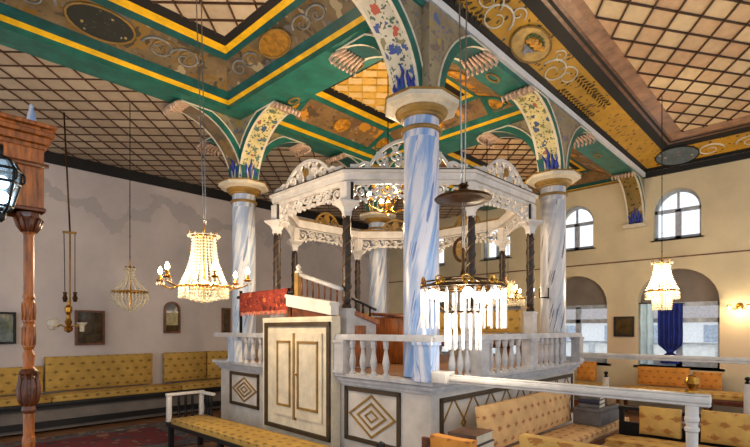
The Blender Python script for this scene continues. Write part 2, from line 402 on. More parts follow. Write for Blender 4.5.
for yc in centres:
    nwin += 1; X = XW + .14
    fr = MB(); c = yc
    arch_bar(fr, X, c, .41, 4.09, .41, .05, .06)
    for a, b in (((c - .41, 3.5), (c - .36, 4.09)), ((c + .36, 3.5), (c + .41, 4.09)), ((c - .41, 3.5), (c + .41, 3.57)), ((c - .41, 4.05), (c + .41, 4.12)), ((c - .05, 3.5), (c + .05, 4.1))):
        fr.box((X, *a), (X + .06, *b))
    fr.box((X + .01, c - .02, 4.1), (X + .05, c + .02, 4.5)); fr.box((X - .14, c - .46, 3.47), (X + .02, c + .46, 3.5))
    wf = fr.build(f'window_{nwin}', M['window_frame'], kind='structure')
    g = MB(); g.prism([(y, z) for y, z in [(c - .4, 3.52)] + arch_pts(c, .4, 4.09, .4) + [(c + .4, 3.52)]][::-1], X + .025, X + .035, Matrix(((0, 0, 1, 0), (1, 0, 0, 0), (0, 1, 0, 0), (0, 0, 0, 1))))
    g.build('window_pane', M['glass'], kind='structure', parent=wf)
for yc in centres:
    nwin += 1; X = XW + .22; c = yc
    fr = MB()
    T = Matrix(((0, 0, 1, 0), (1, 0, 0, 0), (0, 1, 0, 0), (0, 0, 0, 1)))
    for a, b in (((c - .7, .95), (c - .64, 2.24)), ((c + .64, .95), (c + .7, 2.24)), ((c - .7, .95), (c + .7, 1.06)), ((c - .7, 2.16), (c + .7, 2.26)), ((c - .055, .95), (c + .055, 2.2)), ((c - .7, 1.83), (c + .7, 1.92))):
        fr.box((X, *a), (X + .07, *b))
    for s in (-1, 1):   # casement bars
        for z in (1.40,): fr.box((X + .02, c + s * .06, z), (X + .05, c + s * .64, z + .018))
    fr.box((X - .22, c - .78, .90), (X + .06, c + .78, .95))
    wf = fr.build(f'window_{nwin}', M['window_frame'], kind='structure')
    lu = MB(); lu.prism(arch_pts(c, .7, 2.24, .66)[::-1], X - .02, X + .1, T); lu.build('lunette_panel', M['lunette'], kind='structure', parent=wf)
    g = MB(); g.box((X + .03, c - .65, 1.0), (X + .038, c + .65, 2.2)); g.build('window_pane', M['glass'], kind='structure', parent=wf)
# ---- ceilings
def lattice(mb, x0, x1, y0, y1, z, cell, w=.014, h=.015, mb_board=0, mb_bat=1, ang=PI / 4):
    mb.add([(x0, y0, z), (x1, y0, z), (x1, y1, z), (x0, y1, z)], [(3, 2, 1, 0)], mb_board)
    st = cell / math.cos(ang)
    for sgn in (math.tan(ang), -math.tan(ang)):
        # lines y = sgn*x + k
        ks = [y - sgn * x for x in (x0, x1) for y in (y0, y1)]
        k = math.ceil(min(ks) / st) * st
        while k < max(ks):
            pts = []
            for x in (x0, x1):
                y = sgn * x + k
                if y0 <= y <= y1: pts.append((x, y))
            for y in (y0, y1):
                x = (y - k) / sgn
                if x0 < x < x1: pts.append((x, y))
            if len(pts) >= 2:
                a, b = Vector(pts[0]), Vector(pts[1])
                if (b - a).length > .05:
                    n = Vector((-(b - a).y, (b - a).x)).normalized() * w / 2
                    q = [a + n, b + n, b - n, a - n]
                    v = [(p.x, p.y, z - h) for p in q] + [(p.x, p.y, z) for p in q]
                    mb.add(v, [(0, 1, 2, 3), (0, 4, 5, 1), (2, 6, 7, 3)], mb_bat)
            k += st
def coffer(name, x0, x1, y0, y1, z0, ix, iy, zi, bands, mats, cell, extra=None, latmats=(0, 1), bw=.016, ang=PI / 4):
    mb = MB(); H = zi - z0
    zf = lambda t: z0 + H * (1 - (1 - t) ** 1.35)
    def P(side, s, t, off=0):
        z = zf(t) - off
        if side == 'N': return Vector((s, y1 - iy * t, z))
        if side == 'S': return Vector((s, y0 + iy * t, z))
        if side == 'E': return Vector((x1 - ix * t, s, z))
        return Vector((x0 + ix * t, s, z))
    for t0, t1, mi in bands:
        n = max(1, round((t1 - t0) * 8))
        for k in range(n):
            a = t0 + (t1 - t0) * k / n; b = t0 + (t1 - t0) * (k + 1) / n
            for side in 'NSEW':
                i, (l, h) = (ix, (x0, x1)) if side in 'NS' else (iy, (y0, y1))
                vs = [P(side, l + i * a, a), P(side, h - i * a, a), P(side, h - i * b, b), P(side, l + i * b, b)]
                wv = iy if side in 'NS' else ix
                uv = [(l + i * a, a * wv), (h - i * a, a * wv), (h - i * b, b * wv), (l + i * b, b * wv)]
                f = (0, 1, 2, 3) if side in 'SE' else (3, 2, 1, 0)
                mb.add(vs, [f], mi, False, None, uv)
    if extra: extra(mb, P)
    lattice(mb, x0 + ix, x1 - ix, y0 + iy, y1 - iy, zi + .001, cell, bw, .02, *latmats, ang)
    return mb.build(name, mats, kind='structure')
def oval(mb, P, side, s, t, rs, rt, mi, rim, off=.012, n=22):
    c = P(side, s, t, off)
    pts = [P(side, s + rs * math.cos(2 * PI * i / n), t + rt * math.sin(2 * PI * i / n), off) for i in range(n)]
    for i in range(n): mb.add([c, pts[i], pts[(i + 1) % n]], [(0, 1, 2)], mi)
    mb.tube(pts + [pts[0], pts[1]], .014, 5, rim)
def scroll(mb, P, side, s, t, ds, dt, turns, mi, r=.012, flip=1, n=26):
    """painted spiral tendril on a cove"""
    pts = []
    for i in range(n):
        k = i / (n - 1); a = flip * turns * 2 * PI * k
        rr = 1 - .8 * k
        pts.append(P(side, s + ds * (1 - rr * math.cos(a)), t + dt * rr * math.sin(a) * flip, .008))
    mb.tube(pts, [r * (1 - .6 * i / n) for i in range(n)], 5, mi)
CB = [(0, .07, 2), (.07, .2, 3), (.2, .64, 4), (.64, .74, 3), (.74, .85, 2), (.85, 1, 5)]
def front_extra(mb, P):
    for s in (1.72, -.6): oval(mb, P, 'N', s, .43, .34, .2, 6, 7)
    for s in (4.65,): oval(mb, P, 'E', s, .42, .26, .2, 8, 7)
    for c in (1.72, -.6):
        for d in (-1, 1):
            for q in (.42, .74):
                scroll(mb, P, 'N', c + d * q, .42, d * .2, .16, 1.3, 9, .016, d); scroll(mb, P, 'N', c + d * (q + .12), .45, d * .16, .13, 1.2, 7, .012, -d)
    for d in (-1, 1):
        for q in (.36, .6): scroll(mb, P, 'E', 4.65 + d * q, .42, d * .16, .15, 1.3, 9, .014, d)
FM = [M['boards_left'], M['batten'], M['yellow'], M['green_dark'], M['cove_brown'], M['black'], M['medallion'], M['gold_trim'], paint('ochre_medallion', (150, 104, 24), .5, .25, 12), paint('grey_scroll', (120, 122, 122), .5, .2)]
coffer('ceiling_front', -2.6, 3.45, 3.12, 6.1, 4.83, .56, .9, 5.17, CB, FM, .285, front_extra)
CB2 = [(0, .07, 2), (.07, .2, 3), (.2, .64, 4), (.64, .74, 3), (.74, .85, 2), (.85, 1, 5)]
def centre_extra(mb, P):
    # green frames close each painted panel off before the corners; ochre ovals sit in the corners
    for side, lo, hi in (('N', 4.0, 6.5), ('S', 4.0, 6.5), ('E', 3.12, 6.1), ('W', 3.12, 6.1)):
        for e, d in ((lo, 1), (hi, -1)):
            w = .56 if side in 'NS' else .9
            c = e + d * (w * .43 + .16)
            for t0 in (.2,):
                v = [P(side, c - .05, .2, .006), P(side, c + .05, .2, .006), P(side, c + .05, .64, .006), P(side, c - .05, .64, .006)]
                mb.add(v, [(0, 1, 2, 3)], 3)
            oval(mb, P, side, e + d * (w * .43 + .02), .42, .12, .17, 7, 3)
        oval(mb, P, side, (lo + hi) / 2, .42, .13, .14, 6, 7)
CM = [M['boards_gold'], paint('pale_gold_batten', (206, 166, 70), .5, .15), M['yellow'], M['green'], M['cove_panel'], M['black'], paint('orange_bouquet', (214, 136, 40), .5, .3, 18), paint('ochre_gold', (176, 122, 28), .5, .25, 12)]
coffer('ceiling_center', 4.0, 6.5, 3.12, 6.1, 4.83, .56, .9, 5.17, CB2, CM, .2, centre_extra, bw=.012)
coffer('ceiling_right_back', 6.95, XW - .01, 3.12, 6.1, 4.83, .56, .9, 5.17, CB2, [M['boards_right'], M['batten'], M['yellow'], M['green_dark'], M['cove_panel'], M['black']], .27)
RB = [(0, .03, 2), (.03, .13, 3), (.13, .54, 4), (.54, .68, 3), (.68, .72, 5), (.72, .76, 3), (.76, .8, 5), (.8, 1, 6)]
GREY = paint('white_scroll', (222, 214, 192), .5, .1)
VASE = paint('grey_vase', (120, 126, 140), .5, .2, 20)
def right_extra(mb, P):
    for c in (5.3, 2.2):
        oval(mb, P, 'N', c, .31, .36, .2, 12, 10)
        b = P('N', c, .31, .03)
        # vase with a foot, fruit and leaves
        for k in range(9):
            a = P('N', c - .10 + .03 * k + .02 * (k % 3 - 1), .34 + .022 * (k % 3), .03); mb.ball(a, .035, 7, 7)
        for k in range(14):
            an = 2 * PI * k / 14; a = P('N', c + .16 * math.cos(an), .36 + .07 * math.sin(an), .02); mb.ball(a, .03, 5, 8, None, .5)
        prof = [(.20, .05), (.21, .035), (.24, .05), (.27, .10), (.29, .12)]
        for (t0, w0), (t1, w1) in zip(prof, prof[1:]):
            v = [P('N', c - w0, t0, .03), P('N', c + w0, t0, .03), P('N', c + w1, t1, .03), P('N', c - w1, t1, .03)]; mb.add(v, [(0, 1, 2, 3)], 9)
        for d in (-1, 1):
            scroll(mb, P, 'N', c + d * .46, .26, d * .26, .19, 1.4, 11, .014, d); scroll(mb, P, 'N', c + d * .78, .34, d * .22, .15, 1.3, 11, .011, -d)
            scroll(mb, P, 'N', c + d * .42, .44, d * .12, .09, 1.2, 11, .01, -d)
        for d in (-1, 1):
            for k in range(26):     # rows of little dark sprigs
                s = c + d * (1.15 + .045 * k)
                if s > 9.4: continue
                for t in (.16, .42):
                    p0 = P('N', s, t, .008); p1 = P('N', s + .05, t + .06 * (1 if k % 2 else -1), .008); mb.tube([p0, (p0 + p1) / 2, p1], [.004, .016, .003], 4, 13)
    oval(mb, P, 'E', 2.12, .33, .36, .25, 14, 3, .012); oval(mb, P, 'E', .4, .33, .27, .2, 14, 3)
    for s in (1.3,):
        for d in (-1, 1): scroll(mb, P, 'E', s + d * .08, .3, d * .22, .16, 1.4, 11, .016, d)
RM = [M['boards_right'], M['batten'], M['white'], M['black'], M['cove_gold'], M['wood_frame'], M['wood_pale'], paint('painted_fruit', (226, 152, 50), .5, .2, 20), paint('painted_leaves', (78, 92, 44), .5, .3, 20), VASE, M['gold_trim'], GREY, paint('medallion_ground', (196, 158, 84), .5, .15), paint('dark_sprig', (78, 60, 26), .5, .2), M['medallion_blue']]
coffer('ceiling_right', -2.6, XW - .02, Y0, 2.8, 4.9, 1.08, .9, 5.2, RB, RM, .29, right_extra, ang=math.radians(33))
mb = MB(); lattice(mb, X0, XW, 6.48, YW, ZC, .285); mb.build('ceiling_left', [M['boards_left'], M['batten']], kind='structure')
mb = MB(); mb.box((X0 - .2, Y0, 5.35), (XW + .5, YW + .3, 5.6)); mb.build('ceiling', M['wood_dark'], kind='structure')
# ---- beams (green, with a white lip towards the long right-hand coffer)
mb = MB(); mb.box((-2.6, 2.8, 4.75), (XW, 3.12, 5.3)); mb.box((-2.6, 2.74, 4.82), (XW, 2.8, 4.905), 1); mb.box((-2.6, 2.785, 4.75), (XW, 2.8, 4.85), 0)
for x in (5.2, 8.8, 1.6):
    mb.tube([(x + .12 * math.cos(a * PI / 8), 2.96 + .05 * math.sin(a * PI / 8), 4.745) for a in range(18)], .014, 5, 2)
mb.build('trim_5', [M['green'], paint('bright_white_lip', (240, 238, 234), .4, .03), M['gold_trim']], kind='structure')
mb = MB(); mb.box((-2.6, 6.1, 4.765), (XW, 6.48, 5.3)); mb.build('trim_6', M['green'], kind='structure')
mb = MB(); mb.box((3.45, 3.12, 4.76), (4.0, 6.1, 5.3))
for y in (4.0, 5.2): mb.tube([(3.9 + .05 * math.cos(a * PI / 8), y + .1 * math.sin(a * PI / 8), 4.755) for a in range(18)], .014, 5, 1)
mb.build('trim_7', [M['green'], M['gold_trim']], kind='structure')
mb = MB(); mb.box((6.5, 3.12, 4.76), (6.95, 6.1, 5.3)); mb.build('trim_8', M['green'], kind='structure')
# ---- arch haunches springing from the capitals
ntrim = 8
def haunch(c, d, band, zs=3.87, ze=4.75, hw=.17, u0=.13, u1=1.05, leaf=True, leafmat=None):
    global ntrim; ntrim += 1
    T = frame((c[0], c[1], 0), d)
    n = 14; mb = MB()
    I = [(u0 + (u1 - u0) * (1 - math.cos(PI / 2 * i / n)), zs + (ze - zs) * math.sin(PI / 2 * i / n)) for i in range(n + 1)]
    O = []
    for i, (u, z) in enumerate(I):
        a = PI / 2 * i / n; O.append((max(0, u - .10 * math.cos(a)), min(ze, z + .10 * math.sin(a))))
    L = 0
    for i in range(n):
        (ua, za), (ub, zb) = I[i], I[i + 1]; dl = math.hypot(ub - ua, zb - za)
        for w0, w1, mi in ((-hw, -hw + .035, 1), (-hw + .035, hw - .035, 0), (hw - .035, hw, 1)):
            vs = [(ua, w0, za), (ua, w1, za), (ub, w1, zb), (ub, w0, zb)]
            mb.add(vs, [(0, 1, 2, 3)], mi, True, T, [(w0 + c[0], L), (w1 + c[0], L), (w1 + c[0], L + dl), (w0 + c[0], L + dl)])
        L += dl
        for s in (-1, 1):
            a, b, p, q = I[i], I[i + 1], O[i + 1], O[i]
            vs = [(a[0], s * hw, a[1]), (b[0], s * hw, b[1]), (p[0], s * hw, p[1]), (q[0], s * hw, q[1])]
            mb.add(vs, [(0, 1, 2, 3) if s < 0 else (3, 2, 1, 0)], 2, False, T)
            # spandrel
            pz = [(p[0], s * (hw - .008), p[1]), (q[0], s * (hw - .008), q[1]), (q[0], s * (hw - .008), ze + .02), (p[0], s * (hw - .008), ze + .02)]
            mb.add(pz, [(0, 1, 2, 3)], 3, False, T, [(x + c[1], z) for x, _, z in pz])
    for s in (-1, 1):
        pz = [(0, s * (hw - .008), zs), (O[0][0], s * (hw - .008), zs), (O[0][0], s * (hw - .008), ze + .02), (0, s * (hw - .008), ze + .02)]
        mb.add(pz, [(0, 1, 2, 3)], 3, False, T)
        mb.tube([(p[0], s * hw, p[1]) for p in O], .013, 5, 1, True, T)
    # blue acanthus painted at the foot
    for k, (w, h) in enumerate(((0, .34), (-.05, .27), (.05, .27), (-.09, .2), (.09, .2)) if band is not M['green_dark'] else ()):
        pts = []
        for j in range(6):
            z = zs + .02 + h * j / 5; i = (math.asin(min(1, (z - zs) / (ze - zs))) / (PI / 2)); u = u0 + (u1 - u0) * (1 - math.cos(PI / 2 * i))
            pts.append((u + .006, w * (1 + .35 * j / 5) + .012 * math.sin(j * 2 + k), z))
        mb.tube(pts, [.016, .026, .03, .026, .018, .005], 6, 4, True, T)
    if leaf:
        for k in range(7):
            w = -.16 + .32 * k / 6
            e = 1 - abs(k - 3) * .06
            mb.tube([(u1 - .13, w * .85, ze - .02), (u1 - .04, w, ze - .025), (u1 + .05 * e, w * 1.12, ze - .03), (u1 + .10 * e, w * 1.16, ze - .065), (u1 + .075 * e, w * 1.12, ze - .11), (u1 + .04, w * 1.05, ze - .095)], [.011, .019, .022, .02, .016, .007], 6, 5, True, T)
    return mb.build(f'trim_{ntrim}', [band, M['cream'], M['green'], M['spandrel'], M['blue_leaf'], M['leaf']], kind='structure')
CN, CL, CR, CK = (3.69, 2.88), (3.90, 6.44), (6.75, 2.88), (6.70, 6.29)
PX, NX, PY, NY = Vector((1, 0, 0)), Vector((-1, 0, 0)), Vector((0, 1, 0)), Vector((0, -1, 0))
af, ac, gd = M['arch_floral'], M['arch_cream'], M['green_dark']
for c, d, b in (((3.69, 2.97), NX, af), (CN, PX, gd), (CN, PY, gd), (CL, NX, M['cove_brown']), (CL, NY, ac), (CL, PX, gd), (CL, PY, gd), (CR, NX, ac), (CR, PX, gd), (CR, PY, gd), (CK, NX, gd), (CK, NY, ac), (CK, PX, gd), (CK, PY, gd)):
    haunch(c, d, b)
mb = MB(); mb.box((3.60, 2.716, 3.87), (3.80, 3.0, 4.77)); mb.build('trim_29', M['spandrel'], kind='structure')
haunch((XW, 2.93), NX, M['cove_olive'], u0=.02, u1=.85)
mb = MB(); mb.box((XW - .16, 2.72, 3.80), (XW - .001, 3.14, 3.87)); mb.build('trim_30', M['cream'], kind='structure')
# ---- the four painted columns
def column(c, mat, label):
    r = empty('painted_column', label, 'column', (c[0], c[1], 1.243)); r['kind'] = 'thing'
    s = MB(); s.lathe([(.176, 0), (.176, .04), (.174, .07), (.174, 1.2), (.170, 2.28)], 28); s.build('shaft', mat, r, local=True)
    s = MB(); s.lathe([(.172, 2.28), (.172, 2.345), (.195, 2.35), (.2, 2.365), (.195, 2.38), (.172, 2.385), (.172, 2.48)], 28, mis=[0, 1, 1, 1, 1, 0]); s.build('collar', [mat, M['gold_trim']], r, local=True)
    s = MB(); s.lathe([(.172, 2.47), (.2, 2.475), (.205, 2.49), (.225, 2.50), (.235, 2.515), (.25, 2.53), (.255, 2.55)], 28); s.build('necking', M['gold_trim'], r, local=True)
    s = MB(); R = .37; T = Matrix.Rotation(PI / 8, 4, 'Z')
    pr = [(.27, 2.55), (.31, 2.565), (.36, 2.575), (R, 2.58), (R, 2.622), (.385, 2.625), (.385, 2.638)]
    s.lathe(pr, 8, sm=False, T=T, mis=[0, 0, 0, 0, 1, 1]); s.build('abacus', [M['cream'], M['gold_trim']], r, local=True)
    return r
column(CN, M['marble_blue'], 'nearest painted column, blue-streaked marble look, in front of the canopy')
column(CL, M['marble_white'], 'painted marble column at left corner of the platform behind the big crystal chandelier')
column(CR, M['marble_grey'], 'grey marble-look column with black streaks at right corner of the platform')
column(CK, M['marble_white'], 'farthest pale column seen through the middle of the canopy')
# ---- outside
mb = MB(); mb.box((XW + .6, -8, -.3), (60, 30, -.2)); mb.build('outside_bounce_ground', paint('pale_bounce_ground', (224, 222, 216), .9, .05), label='pale ground added outside the right-hand windows to bounce daylight', cat='yard')  # pale ground added to bounce skylight onto the house outside
mb = MB(); mb.box((19, -8, -.2), (19.3, 20, 1.15)); mb.box((18.95, -8, 1.15), (19.35, 20, 1.25), 1)
for k in range(14):
    y = -7.5 + 2 * k; mb.box((18.96, y, -.2), (19.0, y + .2, 1.15), 1)
mb.build('outside_parapet', [paint('pale_render', (240, 242, 244), .9, .04), paint('grey_coping', (200, 206, 214), .8, .1)], label='low pale parapet outside, seen through the lower right-hand windows', cat='parapet')
ho = empty('outside_house', 'distant pale house with a low roof outside the right-hand windows', 'house', (46, 6, -.2))
mb = MB(); mb.box((44, -6, -.2), (48, 20, 2.6)); mb.build('house_wall', paint('pale_plaster', (238, 238, 240), .9, .04), ho)
mb = MB(); v = [(43.5, -6.5, 2.6), (48.5, -6.5, 2.6), (48.5, 20.5, 2.6), (43.5, 20.5, 2.6), (46, -4, 3.7), (46, 18, 3.7)]
mb.add(v, [(3, 2, 1, 0), (0, 1, 4), (1, 2, 5, 4), (2, 3, 5), (3, 0, 4, 5)]); mb.build('roof', paint('roof_tiles', (170, 160, 158), .8, .1), ho)
for k in range(7): mb = MB(); mb.box((43.95, -5 + 3.6 * k, .6), (44.05, -3.8 + 3.6 * k, 2.0)); mb.build('window', M['window_frame'], ho)
# ================================================================== THE RAISED READING PLATFORM
A, B, BK, R_ = Vector((3.37, 2.5, 0)), Vector((3.6, 6.85, 0)), Vector((7.5, 6.9, 0)), Vector((7.14, 2.6, 0))
def inset(poly, d):
    out = []
    n = len(poly)
    for i in range(n):
        p0, p1, p2 = poly[i - 1], poly[i], poly[(i + 1) % n]
        e1, e2 = (p1 - p0).normalized(), (p2 - p1).normalized()
        n1, n2 = Vector((-e1.y, e1.x, 0)), Vector((-e2.y, e2.x, 0))   # inward for ccw
        b = (n1 + n2); out.append(p1 + b * (d / b.dot(n1)))
    return out
FOOT = [A, R_, BK, B]                       # counter-clockwise from above
def pp(mb, poly, z0, z1, mi=0): mb.prism([(p.x, p.y) for p in poly], z0, z1, None, mi)
plat = empty('reading_platform', 'white raised reading platform with dark-framed panels, cupboard doors and balustrades under the canopy', 'platform', (5.3, 4.6, 0))
m = MB(); pp(m, inset(FOOT, .1), 0, 1.13); m.build('plinth', M['plinth'], plat)
m = MB(); pp(m, inset(FOOT, .07), 1.11, 1.15); pp(m, inset(FOOT, .035), 1.15, 1.185); pp(m, inset(FOOT, 0), 1.195, 1.232); pp(m, inset(FOOT, .05), 1.18, 1.2, 1)
m.build('cornice', [M['grey_white'], M['brown_trim']], plat)
m = MB(); pp(m, inset(FOOT, .12), 0, .12); m.build('skirting', M['brown_trim'], plat)
eL = (B - A).normalized(); nL = Vector((-eL.y, eL.x, 0))
eR = (R_ - A).normalized(); nR = Vector((eR.y, -eR.x, 0))
def s_on(px, o, e):
    """distance along a face line seen at pixel column px"""
    r = ray(px, HZ); # solve r*t = o + e*s
    det = r.x * (-e.y) + e.x * r.y
    return (r.x * o.y - r.y * o.x) / det if det else 0
def facebox(mb, o, e, n, s0, s1, z0, z1, d0, d1, mi=0):
    T = Matrix((e, -n, Vector((0, 0, 1)))).transposed().to_4x4(); T = Matrix.Translation(o) @ T
    mb.box((s0, -d1, z0), (s1, -d0, z1), mi, T)
def diamond(mb, o, e, n, sc, zc, hs, hz, w, d0, d1, mi):
    c = [(sc - hs, zc), (sc, zc - hz), (sc + hs, zc), (sc, zc + hz)]; k = 1 - w / min(hs, hz)
    i = [(sc + (x - sc) * k, zc + (z - zc) * k) for x, z in c]
    T = Matrix.Translation(o) @ Matrix((e, n, Vector((0, 0, 1)))).transposed().to_4x4()
    for q in range(4):
        r = (q + 1) % 4; v = [(*c[q], 0), (*c[r], 0), (*i[r], 0), (*i[q], 0)]
        v = [(x, d, z) for d in (d0, d1) for x, z, _ in v]
        mb.add(v, [(0, 1, 2, 3), (7, 6, 5, 4), (0, 4, 5, 1), (2, 6, 7, 3)], mi, False, T)
oL, oR = A + nL * -.1, A + nR * -.1         # plinth faces
def dpanel(o, e, n, s0, s1, z0, z1):
    m = MB(); w = .045
    for a in ((s0, s1, z0, z0 + w), (s0, s1, z1 - w, z1), (s0, s0 + w, z0, z1), (s1 - w, s1, z0, z1)): facebox(m, o, e, n, *a, -.01, .018)
    fr = m.build('diamond_panel', M['brown_trim'], plat)
    m = MB(); sc, zc = (s0 + s1) / 2, (z0 + z1) / 2; hs, hz = (s1 - s0) / 2 - .06, (z1 - z0) / 2 - .06
    for k in (1, .64, .3): diamond(m, o, e, n, sc, zc, hs * k, hz * k, .026 if k > .5 else .02, -.002, .01, 0)
    m.build('inlaid_diamonds', M['gold_trim'], fr); return fr
sd0, sd1 = s_on(334, A, eL), s_on(265, A, eL)
dpanel(oL, eL, nL, s_on(401, oL, eL), s_on(345.5, oL, eL), .52, 1.09)
dpanel(oL, eL, nL, s_on(259.5, oL, eL), s_on(230.5, oL, eL), .60, 1.08)
# cupboard bay with two doors
m = MB(); facebox(m, A, eL, nL, sd0, sd1, 0, 1.8, -.088, .03); facebox(m, A, eL, nL, sd0 - .0, sd1 + .0, 1.8, 1.84, -.088, .035, 0)
bay = m.build('cupboard_bay', M['cream'], plat)
m = MB(); a, b = s_on(333, A, eL), s_on(268, A, eL); w = .05
for q in ((a, b, .48, .48 + w), (a, b, 1.73, 1.78), (a, a + w, .48, 1.78), (b - w, b, .48, 1.78)): facebox(m, A, eL, nL, *q, .02, .055)
m.build('door_surround', M['brown_trim'], bay)
dl, dm, dr = s_on(278, A, eL), s_on(297.5, A, eL), s_on(325, A, eL)
for s0, s1, hinge in ((dm + .012, dl, 1), (dr, dm - .012, 0)):
    m = MB(); facebox(m, A, eL, nL, s0, s1, .66, 1.65, .02, .05); d = m.build('cupboard_door', M['cream'], plat)
    m = MB(); p0, p1, z0, z1 = s0 + .06, s1 - .06, .77, 1.56; w = .026
    for q in ((p0, p1, z0, z0 + w), (p0, p1, z1 - w, z1), (p0, p0 + w, z0, z1), (p1 - w, p1, z0, z1)): facebox(m, A, eL, nL, *q, .045, .062)
    m.build('panel_moulding', M['gold_trim'], d)
    if not hinge:
        m = MB(); p = A + eL * (s1 - .035) + nL * .06 + Vector((0, 0, 1.17)); m.ball(p, .014, 8); m.build('knob', M['brass'], d)
m = MB(); facebox(m, A, eL, nL, dm - .02, dm + .02, .63, 1.65, .03, .058); m.build('door_strip', M['gold_trim'], bay)
# lattice panel on the right-hand face
m = MB(); s0, s1, z0, z1 = s_on(439.5, oR, eR), s_on(572, oR, eR), .5, 1.06; w = .045
for q in ((s0, s1, z0, z0 + w), (s0, s1, z1 - w, z1), (s0, s0 + w, z0, z1), (s1 - w, s1, z0, z1)): facebox(m, oR, eR, nR, *q, -.01, .018)
fr = m.build('lattice_panel', M['brown_trim'], plat)
m = MB(); n = 9; st = (s1 - s0 - .1) / n
for k in range(n):
    x = s0 + .05 + st * (k + .5); diamond(m, oR, eR, nR, x, (z0 + z1) / 2, st * .62, .27, .02, -.002, .01, 0)
m.build('lattice_strips', M['gold_trim'], fr)
# balustrades
ZR = 1.585
m = MB(); m.lathe([(.035, 0), (.035, .02), (.02, .035), (.02, .05), (.034, .10), (.036, .14), (.022, .22), (.016, .26), (.026, .28), (.026, .30), (.03, .31), (.03, ZR - 1.232)], 10)
bal0 = m.build('baluster', M['grey_white'], plat, local=True); first = [True]
def put(o0, p):
    T = Matrix.Translation(p - Vector((5.3, 4.6, 0)))
    if first[0]: o0.matrix_local = T; first[0] = False; return o0
    return copy_part(o0, plat, T)
def pedestal(p, e, n, w=.15, mat='grey_white'):
    m = MB(); facebox(m, p, e, n, -w / 2, w / 2, 1.232, ZR, -.06, .06); facebox(m, p, e, n, -w / 2 - .012, w / 2 + .012, 1.232, 1.26, -.072, .072); facebox(m, p, e, n, -w / 2 - .012, w / 2 + .012, ZR - .03, ZR, -.072, .072)
    m.build('pedestal', M[mat], plat)
def rail(o, e, n, s0, s1):
    m = MB(); facebox(m, o, e, n, s0, s1, ZR, ZR + .04, -.045, .045); facebox(m, o, e, n, s0, s1, ZR + .04, ZR + .06, -.036, .036); m.build('hand_rail', M['grey_white'], plat)
iL, iR = A - nL * .05, A - nR * .05
oB, oK = B, BK
rail(iL, eL, nL, .03, sd0 - .0); rail(iL, eL, nL, sd1, (B - A).length - .03)
rail(iR, eR, nR, .03, (R_ - A).length - .03)
for px in (352.7, 363, 373.8, 386): put(bal0, iL + eL * s_on(px, iL, eL) + Vector((0, 0, 1.232)))
for px in (246, 253, 260.5): put(bal0, iL + eL * s_on(px, iL, eL) + Vector((0, 0, 1.232)))
pedestal(iL + eL * (s_on(342.5, iL, eL)), eL, nL, .16); pedestal(iL + eL * .12, eL, nL, .2, 'marble_blue'); pedestal(iL + eL * s_on(235, iL, eL), eL, nL, .2, 'marble_white')
for px in (452, 460, 467): put(bal0, iR + eR * s_on(px, iR, eR) + Vector((0, 0, 1.232)))
pedestal(iR + eR * s_on(480, iR, eR), eR, nR, .17)
for px in (490.5, 498, 505, 511.5, 518): put(bal0, iR + eR * s_on(px, iR, eR) + Vector((0, 0, 1.232)))
pedestal(iR + eR * s_on(530, iR, eR), eR, nR, .2)
for px in (541, 546, 551, 556, 561): put(bal0, iR + eR * s_on(px, iR, eR) + Vector((0, 0, 1.232)))
pedestal(iR + eR * ((R_ - A).length - .1), eR, nR, .15)
for o, p1 in ((R_, BK), (BK, B)):
    e = (p1 - o).normalized(); n = Vector((e.y, -e.x, 0)); i = o - n * .05; L = (p1 - o).length
    rail(i, e, n, .03, L - .03)
    k = .35
    while k < L - .3: put(bal0, i + e * k + Vector((0, 0, 1.232))); k += .21
